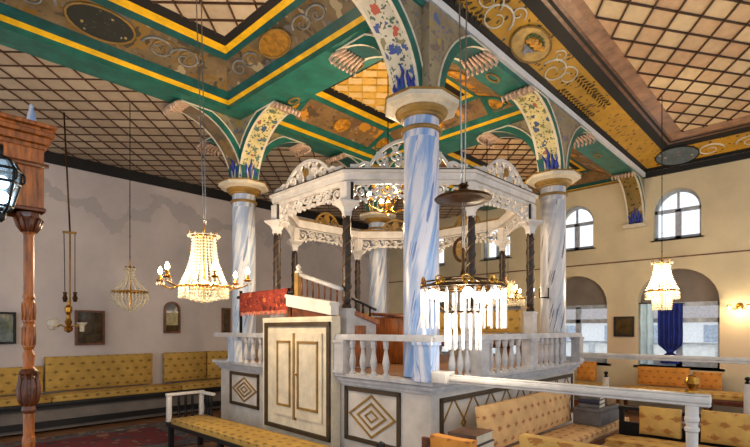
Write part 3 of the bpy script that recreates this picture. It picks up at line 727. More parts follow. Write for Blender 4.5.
# ---- the canopy on its octagon
CC = Vector((.725, .688, 0)).normalized() * 7.05 + RT * .38; AP = 1.68; RV = AP / math.cos(PI / 8); SD = 2 * AP * math.tan(PI / 8)
def vert(k, R=RV):   # 0: left of front side, going round clockwise in plan
    a = math.atan2(-FW.y, -FW.x) - PI / 8 + k * PI / 4
    return CC + Vector((math.cos(a), math.sin(a), 0)) * R
V = [vert(k) for k in range(8)]   # V[0],V[1] front side; order counter-clockwise
can = empty('platform_canopy', 'eight-sided white fretwork canopy on dark twisted posts over the reading platform', 'canopy', (CC.x, CC.y, 1.242))
ZCAP = 3.125
M['post'] = paint('dark_gilded_post', (40, 27, 18), .4, .5, 22, .2)
for k in range(8):
    p = V[k]; ax = math.atan2((p - CC).y, (p - CC).x)
    T = Matrix.Translation((p.x, p.y, 0))
    m = MB()
    m.box((-.062, -.062, 1.243), (.062, .062, 1.9), 0, T); m.box((-.07, -.07, 1.9), (.07, .07, 1.93), 0, T); m.box((-.066, -.066, 1.243), (.066, .066, 1.30), 0, T)
    fr = m.build('post', M['post'], can) if False else None
    po = MB(); po.lathe([(.05, 1.93), (.055, 1.96), (.04, 1.99), (.05, 2.03), (.047, 2.9), (.04, 2.94), (.05, 2.96), (.05, ZCAP - .17)], 12, (p.x, p.y, 0))
    for ph in (0, PI):
        po.tube([(p.x + .05 * math.cos(a * .6 + ph), p.y + .05 * math.sin(a * .6 + ph), 2.04 + .85 * a / 24) for a in range(25)], .008, 5, 1)
    pobj = po.build('post', [M['post'], paint('worn_gilding', (92, 66, 28), .4, .4, 25, .3)], can)
    m.build('post_base', M['grey_white'], pobj)
    m = MB(); prof = [(.05, ZCAP - .18), (.062, ZCAP - .15), (.06, ZCAP - .12), (.09, ZCAP - .07), (.15, ZCAP - .03), (.165, ZCAP - .02), (.165, ZCAP)]
    m.lathe(prof, 4, (0, 0, 0), 0, False, Matrix.Translation((p.x, p.y, 0)) @ Matrix.Rotation(ax, 4, 'Z')); m.build('post_capital', M['white'], pobj)
    # little black-framed lantern block between frieze panels
    m = MB(); d = (p - CC).normalized()
    for s in (-1, 1):
        q = p + Vector((-d.y, d.x, 0)) * .06 * s; m.box((q.x - .014, q.y - .014, ZCAP), (q.x + .014, q.y + .014, ZCAP + .215))
    m.box((p.x - .055, p.y - .055, ZCAP), (p.x + .055, p.y + .055, ZCAP + .21), 1)
    m.build('corner_block', [M['iron'], M['white']], can)
def spiral(cx, cz, r, turns, start, flip=1, n=14, inner=.2):
    out = []
    for i in range(n):
        k = i / (n - 1); a = start + flip * turns * 2 * PI * k; rr = r * (1 - (1 - inner) * k)
        out.append((cx + rr * math.cos(a), cz + rr * math.sin(a)))
    return out
def disc(m, cx, cz, r, T, t=.03, mi=0, n=8):
    m.prism([(cx + r * math.cos(2 * PI * i / n), -(cz + r * math.sin(2 * PI * i / n))) for i in range(n)], -t / 2, t / 2, T @ Matrix.Rotation(-PI / 2, 4, 'X'), mi)
for k in range(8):
    p, q = V[k], V[(k + 1) % 8]; e = (q - p).normalized(); L = (q - p).length
    far = k in (3, 4, 5)
    T = Matrix.Translation((p.x, p.y, ZCAP)) @ Matrix((e, Vector((-e.y, e.x, 0)), Vector((0, 0, 1)))).transposed().to_4x4()
    # solid cornice
    m = MB(); o = math.tan(PI / 8)
    for y0, z0, z1 in ((.02, .215, .235), (.06, .235, .305), (.095, .305, .335)):
        v = []
        for z in (z0, z1):
            v += [(-y0 * o, -y0, z), (L + y0 * o, -y0, z), (L - .08 * o, .08, z), (.08 * o, .08, z)]
        m.add(v, [(3, 2, 1, 0), (4, 5, 6, 7), (0, 1, 5, 4), (2, 3, 7, 6), (1, 2, 6, 5), (3, 0, 4, 7)], 0, False, T)
    y0 = .10; v = [(-y0 * o, -y0, .335), (L + y0 * o, -y0, .335), (L - .02, .02, .335), (.02, .02, .335)]; v += [(x, y, .346) for x, y, z in v]
    m.add(v, [(4, 5, 6, 7), (0, 1, 5, 4)], 1, False, T)
    m.build('cornice', [M['white'], M['brown_trim']], can)
    # fretwork frieze with an arched lower edge
    m = MB(); a0, a1 = .07, L - .07; W_ = a1 - a0
    def low(x):
        u = abs(2 * (x - a0) / W_ - 1); return .075 - .10 * max(0, (u - .5) / .5) ** 1.6 - .012 * math.cos(x * 60)
    m.ribbon([(a0, .208), (a1, .208)], .02, .03, T)
    xs = [a0 + W_ * i / 48 for i in range(49)]
    m.ribbon([(x, low(x)) for x in xs], .022, .03, T)
    for s in (a0, a1): m.ribbon([(s, low(s)), (s, .208)], .022, .03, T)
    nn = 7
    for i in range(nn):
        x = a0 + W_ * (i + .5) / nn; z0 = low(x) + .01; zc = (z0 + .2) / 2; hh = (.2 - z0) / 2
        f = 1 if i < nn / 2 else -1
        r = min(hh * .95, W_ / nn * .46)
        m.ribbon(spiral(x, zc, r, 1.3, PI * (i % 2), f, 16), [.018] * 8 + [.014] * 8, .026, T)
        disc(m, x, zc, .02, T); 
        m.ribbon([(x - W_ / nn * .5, z0 + .03), (x - W_ / nn * .25, zc - hh * .2), (x, z0)], .02, .024, T)
        m.ribbon([(x + W_ / nn * .5, .195), (x + W_ / nn * .28, zc + hh * .3), (x + W_ / nn * .5, zc)], .022, .024, T)
        if hh > .12: m.ribbon(spiral(x, z0 + hh * .5, hh * .4, 1, PI / 2, -f, 10), .02, .024, T)
    for i in range(13): disc(m, a0 + W_ * (i + .5) / 13, low(a0 + W_ * (i + .5) / 13) - .02, .022, T, .028)
    for s, f in ((a0, 1), (a1, -1)):       # brackets running down to the capital
        m.ribbon([(s, low(s)), (s + f * .03, -.05), (s + f * .02, -.07)], [.04, .03, .015], .03, T)
        pass
    m.build('fretwork_frieze', M['white'], can)
    # scrolled crest on top
    m = MB(); T2 = T @ Matrix.Translation((0, -.03, .344)); g = 1 if far else 0
    Hc = .34 if k == 0 else .27
    def top(x):
        u = abs(2 * x / L - 1)
        if far: return .03 + .19 * max(0, 1 - (u / .36) ** 2) ** .7
        return .05 + (Hc - .05) * max(0, 1 - (u / .62) ** 2) ** .8 + .035 * max(0, math.sin((u - .6) * 16)) * (u > .6)
    xs = [.04 + (L - .08) * i / 40 for i in range(41)]
    m.ribbon([(x, top(x)) for x in xs], .032, .03, T2, g); m.ribbon([(.02, .014), (L - .02, .014)], .028, .03, T2, g)
    nn = 9
    for i in range(nn):
        x = L * (i + .5) / nn; h = top(x)
        if h < .06: continue
        f = 1 if i < nn / 2 else -1
        r = min(h * .42, L / nn * .52)
        m.ribbon(spiral(x, h * .5, r, 1.4, -PI / 2, f, 16), .022, .026, T2, g)
        if h > .18:
            m.ribbon(spiral(x + f * .03, h * .28, r * .6, 1.2, PI / 2, -f, 12), .024, .026, T2, g); m.ribbon([(x - .05, h * .95), (x, h * .6), (x + .05, h * .95)], .02, .026, T2, g)
            disc(m, x, h * .78, .026, T2, .03, g)
    c = L / 2; disc(m, c, top(c) * .5, .055, T2, .036, 1, 10)
    m.build('scrolled_crest', [M['white'], M['gold_trim']], can)
# ---- inside the platform
pf = Vector((0, 0, 1.232))
m = MB(); pp(m, inset(FOOT, .19), 1.233, 1.24); m.build('platform_boards', M['floor'], plat)
# ---- things on and in the platform
nI = -nL
m = MB(); a = s_on(290, A, eL); b = s_on(234, A, eL); o = A + nI * .06
m.tube([o + eL * a + Vector((0, 0, 2.15)), o + eL * b + Vector((0, 0, 2.15))], .022, 8)
m.tube([o + eL * (a + .05) + Vector((0, 0, 1.86)), o + eL * (a + .05) + Vector((0, 0, 2.15))], .022, 8)
m.tube([o + eL * (b - .09) + Vector((0, 0, 1.645)), o + eL * (b - .09) + Vector((0, 0, 2.24))], .022, 8)
m.build('cloth_rail', M['iron'], plat)
def sheet(o, e, n, s0, s1, ztop, z0, thick=.008, wave=.012, back=.10):
    """a cloth folded over a rail"""
    m = MB(); N = 26; prof = [(.03, z0), (.036, (z0 + ztop) / 2), (.034, ztop - .02), (.015, ztop + .012), (-.015, ztop + .012), (-.034, ztop - .02), (-.036, ztop - back)]
    vs, fs, uv = [], [], []
    for off in (0, thick):
        for i in range(N + 1):
            s = s0 + (s1 - s0) * i / N; l = 0
            for j, (d, z) in enumerate(prof):
                dd = d + math.copysign(off, d) + wave * math.sin(i * 1.7 + .6 * math.sin(i)) * (1 if j < 2 else .15) * (1 if j == 0 else .5)
                p = o + e * s + n * dd; vs.append((p.x, p.y, z + (off if j in (3, 4) else 0))); uv.append((s, z + d))
    K = len(prof); h = (N + 1) * K
    for i in range(N):
        for j in range(K - 1):
            q = (i * K + j, (i + 1) * K + j, (i + 1) * K + j + 1, i * K + j + 1); fs.append(q[::-1]); fs.append(tuple(h + x for x in q))
    m.add(vs, fs, 0, True, None, uv); return m
M['cloth_red'] = floral('red_patterned_cloth', (150, 56, 36), [(80, 26, 20), (196, 104, 56), (110, 34, 26)], [(90, 28, 22), (180, 84, 46), (64, 30, 30)], 12, .4, .36, .9, ground2=(124, 38, 26))
M['fringe'] = paint('pinkish_fringe', (206, 120, 88), .9, .2, 30)
cl_ = empty('draped_cloth', 'red patterned cloth with fringe hung over the rail left of the stair slope', 'cloth', tuple(o + eL * (a + b) / 2 + Vector((0, 0, 1.88))))
sheet(o, eL, nL, a + .1, b - .14, 2.185, 1.93).build('cloth', M['cloth_red'], cl_)
m = MB(); N = 44; s0, s1 = a + .11, b - .15
m.tube([o + eL * (s0 + (s1 - s0) * i / 10) + nL * .032 + Vector((0, 0, 1.928)) for i in range(11)], .01, 5)
for i in range(N):
    p = o + eL * (s0 + (s1 - s0) * i / (N - 1)) + nL * (.034 + .008 * math.sin(i * 1.4)) + Vector((0, 0, 1.93)); m.tube([p, p + Vector((0, 0, -.025)), p + eL * .006 * math.sin(i * 2.1) + Vector((0, 0, -.05))], [.008, .007, .004], 4)
m.build('fringe', M['fringe'], cl_)
# sloping stair rail above the cupboard
q = A + nI * .05
def L3(px, z, d=0): return q + eL * s_on(px, q, eL) + nI * d + Vector((0, 0, z))
m = MB(); P0, P1 = L3(289.5, 1.98), L3(334.5, 1.852)
for d0, d1, z0, z1 in ((-.05, .06, 0, .105), (-.07, .075, .105, .135), (-.06, .07, .135, .142)):
    v = [P0 + nI * d0 + Vector((0, 0, z0)), P1 + nI * d0 + Vector((0, 0, z0)), P1 + nI * d1 + Vector((0, 0, z0)), P0 + nI * d1 + Vector((0, 0, z0))]
    v += [p + Vector((0, 0, z1 - z0)) for p in v]; m.add(v, [(0, 1, 2, 3), (7, 6, 5, 4), (4, 5, 1, 0), (5, 6, 2, 1), (6, 7, 3, 2), (7, 4, 0, 3)])
sl = m.build('sloping_ledge', M['white'], plat)
m = MB(); v = [L3(288, 1.845), L3(333, 1.845), L3(333, 1.85), L3(288, 1.975)]; v += [p + nI * .05 for p in v]
m.add(v, [(0, 1, 2, 3), (7, 6, 5, 4), (4, 5, 1, 0), (5, 6, 2, 1), (6, 7, 3, 2), (7, 4, 0, 3)]); m.build('ledge_shade_filler', M['wood_dark'], plat)  # dark wood wedge stands in for the shade beneath the sloping ledge
m = MB(); h0, h1 = L3(296, 2.36, .05), L3(338, 2.135, .05); m.tube([h0, h1], .026, 8); m.build('stair_hand_rail', M['grey_white'], plat)
for k in range(7):
    t = .06 + .14 * k; p = h0.lerp(h1, t); m = MB(); zb = 1.852 + .13 + (1 - t * .93) * .125
    m.tube([(p.x, p.y, min(zb, p.z - .12)), p], .011, 6); m.build('stair_spindle', M['wood_dark'], plat)
m = MB(); p = L3(295, 0, .05); m.box((p.x - .035, p.y - .035, 2.06), (p.x + .035, p.y + .035, 2.38)); m.lathe([(.045, 2.38), (.045, 2.40), (.02, 2.415), (.034, 2.45), (.02, 2.475), (.001, 2.49)], 10, (p.x, p.y, 0), 1)
m.build('stair_newel', [M['gold_trim'], M['white']], plat)
# side of the little stair: white panel with a brown door, brown sloping plank and small dark balusters
X_a, X_b, Yp = 3.80, 4.30, 4.02
X_a = atY(347, 320, Yp).x; X_b = atY(376, 320, Yp).x; za, zb = atY(348, 309, Yp).z, atY(375, 322, Yp).z
T = Matrix(((1, 0, 0, 0), (0, 0, -1, Yp), (0, 1, 0, 0), (0, 0, 0, 1)))
m = MB(); m.prism([(X_a, 1.242), (X_b, 1.242), (X_b, zb - .02), (X_a, za - .02)], -.05, 0, T); m.build('stair_side_panel', M['grey_white'], plat)
m = MB(); m.prism([(X_a - .02, za - .03), (X_b + .03, zb - .035), (X_b + .03, zb + .02), (X_a - .02, za + .02)], -.08, .03, T); m.build('stair_plank', M['wood'], plat)
m = MB(); m.box((X_a + .07, Yp - .012, 1.26), (X_a + .3, Yp - .0005, 1.74)); m.build('stair_door', M['wood'], plat)
for k in range(4):
    t = (k + .3) / 4; x = X_a + (X_b - X_a) * t; z = za + (zb - za) * t
    m = MB(); m.lathe([(.012, z), (.02, z + .05), (.01, z + .1), (.016, z + .15)], 8, (x, Yp + .02, 0)); m.build('stair_baluster', M['iron'], plat)
m = MB(); m.tube([(X_a - .01, Yp + .02, za + .16), (X_b + .02, Yp + .02, zb + .15)], .016, 6); m.build('stair_side_rail', M['iron'], plat)
# wooden desk inside
dk = empty('reading_desk', 'brown panelled wooden desk standing inside the platform behind the left balusters', 'desk', (5.05, 4.3, 1.241), math.radians(3))
m = MB(); m.rbox((-.3, -.25, 0), (.3, .25, .62), .015); m.build('desk_body', M['wood'], dk, local=True)
m = MB(); m.rbox((-.36, -.3, .62), (.36, .3, .66), .012, T=Matrix.Rotation(.09, 4, 'X')); m.build('desk_top', M['wood_dark'], dk, local=True)
m = MB()
for x in (-.15, .15):
    for y in (-.262, .25): m.box((x - .1, y, .12), (x + .1, y + .012, .5))
m.build('desk_panel', M['gold_trim'], dk, local=True)
GC = 'upholstered back cushions on the benches'
def cushion(name, label, c, w, d, h, rz, mat, tilt=0, cat='cushion', group=None):
    r = bpy.data.objects
    m = MB(); m.rbox((-w / 2, -d / 2, 0), (w / 2, d / 2, h), puff=min(.03, d * .2) if d < h else .012, T=Matrix.Rotation(tilt, 4, 'X'))
    o = m.build(name, mat, label=label, cat=cat, group=group, kind='tmp', local=True)
    del o['kind']; o.location = c; o.rotation_euler = (0, 0, rz); return o
def bench(name, label, c, rz, L, D, mat, hs=.44, lower=True, ends=()):
    r = empty(name, label, 'bench', c, rz)
    m = MB(); m.rbox((-L / 2, 0, hs - .06), (L / 2, D, hs), .008); m.build('seat_board', mat, r, local=True)
    m = MB(); m.box((-L / 2, .02, hs - .10), (L / 2, .05, hs - .05)); m.build('front_rail', mat, r, local=True)
    if lower:
        m = MB(); m.box((-L / 2, .03, .10), (L / 2, .06, .20)); m.build('lower_rail', mat, r, local=True)
    n = 2 if L > 8 else max(2, int(L / 1.4) + 1)
    for i in range(n):
        x = -L / 2 + .04 + (L - .08) * i / (n - 1)
        for y in (.05, D - .06): m = MB(); m.box((x - .03, y - .03, 0), (x + .03, y + .03, hs - .06)); m.build('leg', mat, r, local=True)
    return r
# benches inside the platform
for nm, c, rz, L, lab in (('platform_bench', (6.80, 4.62, 1.241), -PI / 2, 2.6, 'low bench with mustard cushion inside the platform along its far right side'), ('platform_bench', (5.3, 6.12, 1.241), 0, 1.9, 'low bench with mustard cushion inside the platform along its back side')):
    r = bench(nm, lab, c, rz, L, .42, M['wood_dark'], .28, False)
    # seat faces into the platform
    r.location = Vector(c) + Matrix.Rotation(rz, 3, 'Z') @ Vector((0, -.5, 0))
    p = r.location + Matrix.Rotation(rz, 3, 'Z') @ Vector((0, .2, .283))
    cushion('seat_cushion', 'mustard seat cushion ' + ('on the far right bench inside the platform' if rz else 'on the back bench inside the platform'), p, L - .05, .4, .1, rz, M['fabric'], 0, group='seat cushions')
    p = r.location + Matrix.Rotation(rz, 3, 'Z') @ Vector((0, .36, .405))
    cushion('back_cushion', 'mustard back cushion ' + ('on the far right bench inside the platform' if rz else 'on the back bench inside the platform'), p, L - .05, .1, .34, rz, M['fabric'], 0, group=GC)
# ================================================================== LEFT WALL
lb = bench('upholstered_bench', 'long black-framed bench along the left wall', (4.6, 9.2, 0), 0, 8.6, .58, M['black'], .50)
m = MB(); m.box((-4.3, .10, .04), (4.3, .12, .42)); m.build('kick_panel', M['lunette'], lb, local=True)
XS = [(.4, 2.02, 1.07, 'lower mustard back cushion behind the carved post, far left'), (2.05, 3.83, 1.22, 'longest mustard back cushion on the left wall bench under the glazed frame'), (4.06, 4.95, 1.22, 'short mustard back cushion under the arched plaque on left wall bench'), (4.98, 6.2, 1.22, 'mustard back cushion on left wall bench partly hidden by the platform corner')]
for x0, x1, zt, lab in XS: cushion('back_cushion', lab, ((x0 + x1) / 2, 9.72, .628), x1 - x0, .12, zt - .628, 0, M['fabric'], -.0, group=GC)
for x0, x1, lab in ((.4, 2.03, 'seat cushion of the left wall bench behind the carved post'), (2.05, 4.2, 'seat cushion of the left wall bench below the longest back cushion'), (4.22, 6.2, 'seat cushion of the left wall bench near the platform corner')):
    cushion('seat_cushion', 'mustard ' + lab, ((x0 + x1) / 2, 9.49, .503), x1 - x0, .58, .10, 0, M['fabric'], group='seat cushions')
def wall_frame(px0, px1, y0, y1, lab, arch=False, mats=None, wall='Y', inner='framed_print'):
    f = (lambda x, y: atY(x, y, YW - .03)) if wall == 'Y' else (lambda x, y: atX(x, y, XW - .03))
    a, b = f(px0, y0), f(px1, y1); zc0, zc1 = f((px0 + px1) / 2, y1).z, f((px0 + px1) / 2, y0).z
    ax = Vector((1, 0, 0)) if wall == 'Y' else Vector((0, -1, 0)); w = abs((b - a).dot(ax)); h = zc1 - zc0
    c = (a + b) / 2; r = empty('picture_frame', lab, 'picture frame', (c.x, c.y, zc0), 0 if wall == 'Y' else -PI / 2)
    T = Matrix.Rotation(PI / 2, 4, 'X')     # outline in x/z, thickness along y
    def outl(k):
        if arch: return [(-w / 2 + k, k), (w / 2 - k, k), (w / 2 - k, h - w / 2)] + [((w / 2 - k) * math.cos(PI * i / 10), h - w / 2 + (w / 2 - k) * math.sin(PI * i / 10)) for i in range(1, 10)] + [(-w / 2 + k, h - w / 2)]
        return [(-w / 2 + k, k), (w / 2 - k, k), (w / 2 - k, h - k), (-w / 2 + k, h - k)]
    m = MB(); o, i = outl(0), outl(.035); n = len(o)
    for d0, d1 in ((0, .03),):
        v = [(x, y, d1) for x, y in o] + [(x, y, d1) for x, y in i] + [(x, y, -.025) for x, y in o] + [(x, y, -.0) for x, y in i]
        for k in range(n):
            j = (k + 1) % n; m.add(v, [(k, j, n + j, n + k), (2 * n + k, 2 * n + j, j, k), (n + k, n + j, 3 * n + j, 3 * n + k)], 0, False, T)
    m.build('frame', mats[0], r, local=True)
    m = MB(); m.prism(i, -.02, .004, T); m.build(inner, mats[1], r, local=True); return r
M['print_dark'] = paint('brownish_print', (70, 56, 34), .06, .4, 7)
M['print_green'] = paint('greenish_print', (86, 92, 74), .1, .3, 8)
M['plaque'] = paint('parchment_plaque', (150, 136, 88), .3, .25, 14)
fr = wall_frame(75, 104.5, 310.5, 345, 'dark framed glazed print on left wall above the longest cushion', mats=(M['wood_dark'], M['print_dark']))
wall_frame(-8, 16, 312, 344, 'greenish framed print at the far left edge behind the carved post', mats=(M['iron'], M['print_green']))
fr2 = wall_frame(164, 180, 301.5, 333, 'small arched dark plaque on left wall', True, (M['wood_dark'], M['print_dark']))
m = MB(); m.box((-.12, -.008, .16), (.12, .0, .42)); m.build('plaque_text', M['plaque'], fr2, local=True)
wall_frame(222, 230, 308, 335, 'narrow dark frame half hidden behind the left platform column', mats=(M['wood_dark'], M['print_dark']))
# rug
M['rug_red'] = floral('red_rug', (112, 36, 38), [(60, 34, 40), (130, 96, 74), (56, 52, 62)], [(90, 30, 36), (120, 96, 84), (48, 44, 56)], 4, .4, .34, .95)
M['rug_border'] = floral('rug_border', (96, 90, 88), [(150, 130, 110), (110, 50, 44), (60, 60, 72)], [(60, 54, 58), (140, 126, 112), (120, 60, 50)], 6, .4, .36, .95)
m = MB(); m.rbox((.2, 6.8, .001), (3.7, 8.85, .012), .005, sm=False); m.box((.55, 7.15, .004), (3.35, 8.5, .0135), 1)
m.build('persian_rug', [M['rug_border'], M['rug_red']], label='red patterned rug with greyish border on the floor before the left bench', cat='rug')
# foreground bench with white arms
fb = bench('upholstered_bench', 'black bench with white arms in front of the platform cupboard', (3.12, 4.55, 0), PI / 2, 4.24, .54, M['black'], .40, False)
fb.location = (3.385, 4.62, 0)
m = MB()
def arm(x, nm='white_arm'):
    m = MB()
    for y in (.03, .51): m.rbox((x - .03, y - .03, .40), (x + .03, y + .03, .76), .006)
    m.rbox((x - .035, -.01, .76), (x + .035, .55, .80), .01); a = m.build(nm, M['white'], fb, local=True)
    for y in (.17, .27, .37):
        m = MB(); m.lathe([(.015, .40), (.022, .46), (.012, .56), (.022, .66), (.015, .77)], 8, (x, y, 0)); m.build('arm_spindle', M['iron'], a, local=True)
arm(2.08); 
m = MB(); m.rbox((1.72, .0, .75), (2.06, .05, .79), .008); bk = m.build('back_rail', M['white'], fb, local=True)
for x in (1.8, 1.9, 1.98):
    m = MB(); m.lathe([(.015, .40), (.022, .46), (.012, .56), (.022, .66), (.015, .75)], 8, (x, .025, 0)); m.build('back_spindle', M['iron'], bk, local=True)
cushion('seat_cushion', 'mustard seat cushion of the white-armed bench in front of cupboard doors', (3.07, 4.5, .402), 4.04, .48, .085, PI / 2, M['fabric'], group='seat cushions')
# ================================================================== RIGHT SIDE BENCHES
rbn = bench('upholstered_bench', 'dark bench along the right wall under the curtained window', (10.22, 1.55, 0), -PI / 2, 3.0, .6, M['wood_dark'], .46)
rbn.location = (10.22, 1.6, 0)
def onX(px, X): r = ray(px, HZ); return r.y * X / r.x
for px0, px1, zt, mat, lab in ((638.5, 689.5, .95, 'fabric_orange', 'wide orange back cushion on right wall bench below the blue curtain'), (693.5, 722, .90, 'fabric_orange', 'narrow orange back cushion on right wall bench, right of the wide one'), (577.5, 596, 1.0, 'fabric_orange', 'small bright orange cushion beyond the right end of the platform balustrade')):
    y0, y1 = onX(px0, 10.72), onX(px1, 10.72)
    cushion('back_cushion', lab, (10.72, (y0 + y1) / 2, .585), abs(y1 - y0), .13, zt - .585, -PI / 2, M[mat], group=GC)
cushion('seat_cushion', 'mustard seat cushion along the right wall bench', (10.48, 1.6, .465), 2.9, .55, .1, -PI / 2, M['fabric_light'], group='seat cushions')
r2 = bench('upholstered_bench', 'short dark bench at right wall beyond the platform end', (10.22, 4.3, 0), -PI / 2, 1.9, .6, M['wood_dark'], .46)
cushion('seat_cushion', 'mustard seat cushion on the short bench beyond the platform end', (10.48, 4.3, .465), 1.85, .55, .1, -PI / 2, M['fabric'], group='seat cushions')
def end_post(px, lab, X=10.12, zt=.84):
    y = onX(px, X); r = empty('bench_end_post', lab, 'post', (X, y, 0))
    m = MB(); m.rbox((-.05, -.05, 0), (.05, .05, zt - .1), .008); m.build('post', M['white'], r, local=True)
    m = MB(); m.lathe([(.03, zt - .1), (.045, zt - .08), (.02, zt - .06), (.045, zt - .02), (.03, zt + .01), (.001, zt + .02)], 10); m.build('knob', M['iron'], r, local=True)
end_post(606, 'white bench-end post with black knob below the small black picture'); end_post(747.5, 'white bench-end post with black knob at the right edge of the picture', zt=.88)
# bench row facing the camera
mr = bench('pew', 'dark pew with two mustard back cushions behind the turned rail post', (5.5, .85, 0), -PI / 2, 1.9, .6, M['wood_dark'], .42)
m = MB(); m.box((-.95, .57, .40), (.95, .60, .62)); m.box((-.95, .55, .76), (.95, .61, .80)); m.build('back_board', M['iron'], mr, local=True)
for x in (-.92, -.25, -.11, .92): m = MB(); m.box((x - .025, .56, .62), (x + .025, .60, .76)); m.build('back_slat', M['iron'], mr, local=True)
m = MB(); m.box((-.5, .535, .68), (.6, .55, .70)); m.build('white_bar', M['white'], mr, local=True)
for px0, px1, zt, lab in ((641, 682, .84, 'mustard back cushion on the pew left of the white turned post'), (702, 752, .86, 'mustard back cushion on the pew right of the white turned post')):
    y0, y1 = onX(px0, 5.97), onX(px1, 5.97)
    cushion('back_cushion', lab, (5.935, (y0 + y1) / 2, .535), abs(y1 - y0), .11, zt - .535, -PI / 2, M['fabric_light'], group=GC)
cushion('seat_cushion', 'mustard seat cushion of the pew behind the white turned post', (5.69, .85, .425), 1.85, .36, .09, -PI / 2, M['fabric_light'], group='seat cushions')
# bench along the platform's right face
tb = bench('upholstered_bench', 'bench against the right face of the platform carrying books and boxes', (5.1, 1.92, 0), 0, 3.7, .56, M['wood_dark'], .44)
cushion('back_cushion', 'long beige sprigged back cushion leaning on the right face of the platform', (4.86, 2.30, .575), 2.12, .1, .42, math.atan2(eR.y, eR.x), M['fabric_beige'], -.10, group=GC)
cushion('seat_cushion', 'beige sprigged seat cushion below the long leaning back cushion', (5.15, 2.12, .445), 3.5, .4, .1, 0, M['fabric_beige'], group='seat cushions')
def book(name, c, w, d, h, rz, mat, lab, group, box=False):
    r = empty(name, lab, 'box' if box else 'book', c, rz, group)
    if box:
        m = MB(); m.rbox((-w / 2, -d / 2, 0), (w / 2, d / 2, h * .78), .006); m.build('box_body', mat, r, local=True)
        m = MB(); m.rbox((-w / 2 - .006, -d / 2 - .006, h * .78), (w / 2 + .006, d / 2 + .006, h), .006); m.build('lid', mat, r, local=True)
    else:
        m = MB(); m.rbox((-w / 2, -d / 2, 0), (w / 2, d / 2, .006), .002); m.rbox((-w / 2, -d / 2, h - .006), (w / 2, d / 2, h), .002); m.rbox((-w / 2, -d / 2, 0), (-w / 2 + .008, d / 2, h), .003); m.build('cover', mat, r, local=True)
        m = MB(); m.box((-w / 2 + .008, -d / 2 + .008, .006), (w / 2 - .008, d / 2 - .008, h - .006)); m.build('pages', M['cream'], r, local=True)
M['navy'] = paint('navy_cover', (30, 34, 58), .5, .2); M['brown_cover'] = paint('brown_cover', (92, 62, 40), .5, .2); M['grey_box'] = paint('grey_card', (98, 92, 90), .7, .12); M['tan_box'] = paint('tan_card', (134, 100, 62), .7, .15)
GB = 'books and boxes on the side bench'
z = .565
for w, d, h, mat, lab in ((.42, .3, .13, 'wood_dark', 'dark thick volume at bottom of the stack at the platform corner'), (.40, .28, .1, 'navy', 'navy book in the middle of the stack at the platform corner'), (.38, .26, .09, 'brown_cover', 'brown book topmost of the stack at the platform corner')):
    book('book', (3.43, 2.16, z), w * .82, d, h * .9, .08, M[mat], lab, GB); z += h * .9 + .001
book('storage_box', (6.15, 2.08, .562), .62, .32, .2, -.03, M['grey_box'], 'long grey box on the bench at the far end of platform side', GB, True)
z = .764
for w, h, x, mat, lab in ((.26, .045, 6.0, 'grey_box', 'grey flat book lowest on the grey box'), (.25, .05, 6.0, 'navy', 'dark book in the middle on the grey box'), (.24, .04, 6.01, 'grey_box', 'thin grey book topmost on the grey box')):
    book('book', (x, 2.08, z), w, .24, h, .05, M[mat], lab, GB); z += h + .001
book('storage_box', (6.33, 2.08, .764), .26, .24, .12, -.06, M['tan_box'], 'small tan box standing on the grey box', GB, True)
# nearest bench
nb = bench('upholstered_bench', 'nearest bench at the bottom edge below the white rail', (2.25, 1.45, 0), -PI / 2, 1.6, .62, M['wood_dark'], .44)
m = MB(); m.box((-.8, .635, .38), (.8, .665, .88)); m.box((-.8, .6, .38), (.8, .64, .42)); m.build('back_board', M['wood_dark'], nb, local=True)
cushion('back_cushion', 'yellow cushion top with curved edge, nearest at the bottom edge', (2.76, 1.09, .565), .56, .12, .49, -PI / 2, M['fabric_light'], group=GC)
cushion('back_cushion', 'smaller orange-yellow cushion top at the bottom edge below the stacked books', (2.76, 1.88, .565), .33, .12, .39, -PI / 2, M['fabric_orange'], group=GC)
cushion('seat_cushion', 'seat cushion of the nearest bench', (2.43, 1.42, .445), 1.5, .36, .1, -PI / 2, M['fabric_light'], group='seat cushions')
p = atd(381, 447, 3.42)
m = MB(); r = empty('bench_end_post', 'post with black knob at the bottom edge in front of the platform corner', 'post', (p.x, p.y, 0))
m.rbox((-.03, -.03, 0), (.03, .03, .82), .005); m.build('post', M['white'], r, local=True)
m = MB(); m.lathe([(.02, .82), (.035, .85), (.03, .885), (.001, .9)], 10); m.build('knob', M['iron'], r, local=True)
# ================================================================== RAILS
rl = empty('white_rail', 'thick white rail from the platform corner to a turned post with a brass knob', 'railing', (3.40, .60, 0))
m = MB(); 
for w, z0, z1 in ((.04, 1.238, 1.258), (.06, 1.258, 1.300), (.046, 1.300, 1.313)): m.rbox((3.40 - w / 2, .505, z0), (3.40 + w / 2, 2.36, z1), .006)
m.build('rail', M['white'], rl)
m = MB(); m.rbox((3.33, 2.34, 1.236), (3.47, 2.495, 1.335), .008); m.build('end_block', M['white'], rl)
m = MB(); m.lathe([(.045, 0), (.045, .12), (.032, .15), (.036, .5), (.03, .9), (.033, 1.08), (.04, 1.09), (.04, 1.105), (.031, 1.115), (.034, 1.14), (.04, 1.15), (.04, 1.165), (.036, 1.175), (.036, 1.24)], 16, (3.40, .60, 0)); m.build('turned_post', M['white'], rl)
m = MB(); m.lathe([(.036, 1.32), (.036, 1.332), (.024, 1.342), (.03, 1.355), (.038, 1.372), (.04, 1.39), (.032, 1.412), (.012, 1.425), (.001, 1.427)], 16, (3.40, .60, 0)); m.build('knob', M['brass'], rl)
rf = empty('white_rail', 'far slimmer white rail crossing in front of the right wall windows', 'railing', (6.95, 1.2, 0))
m = MB()
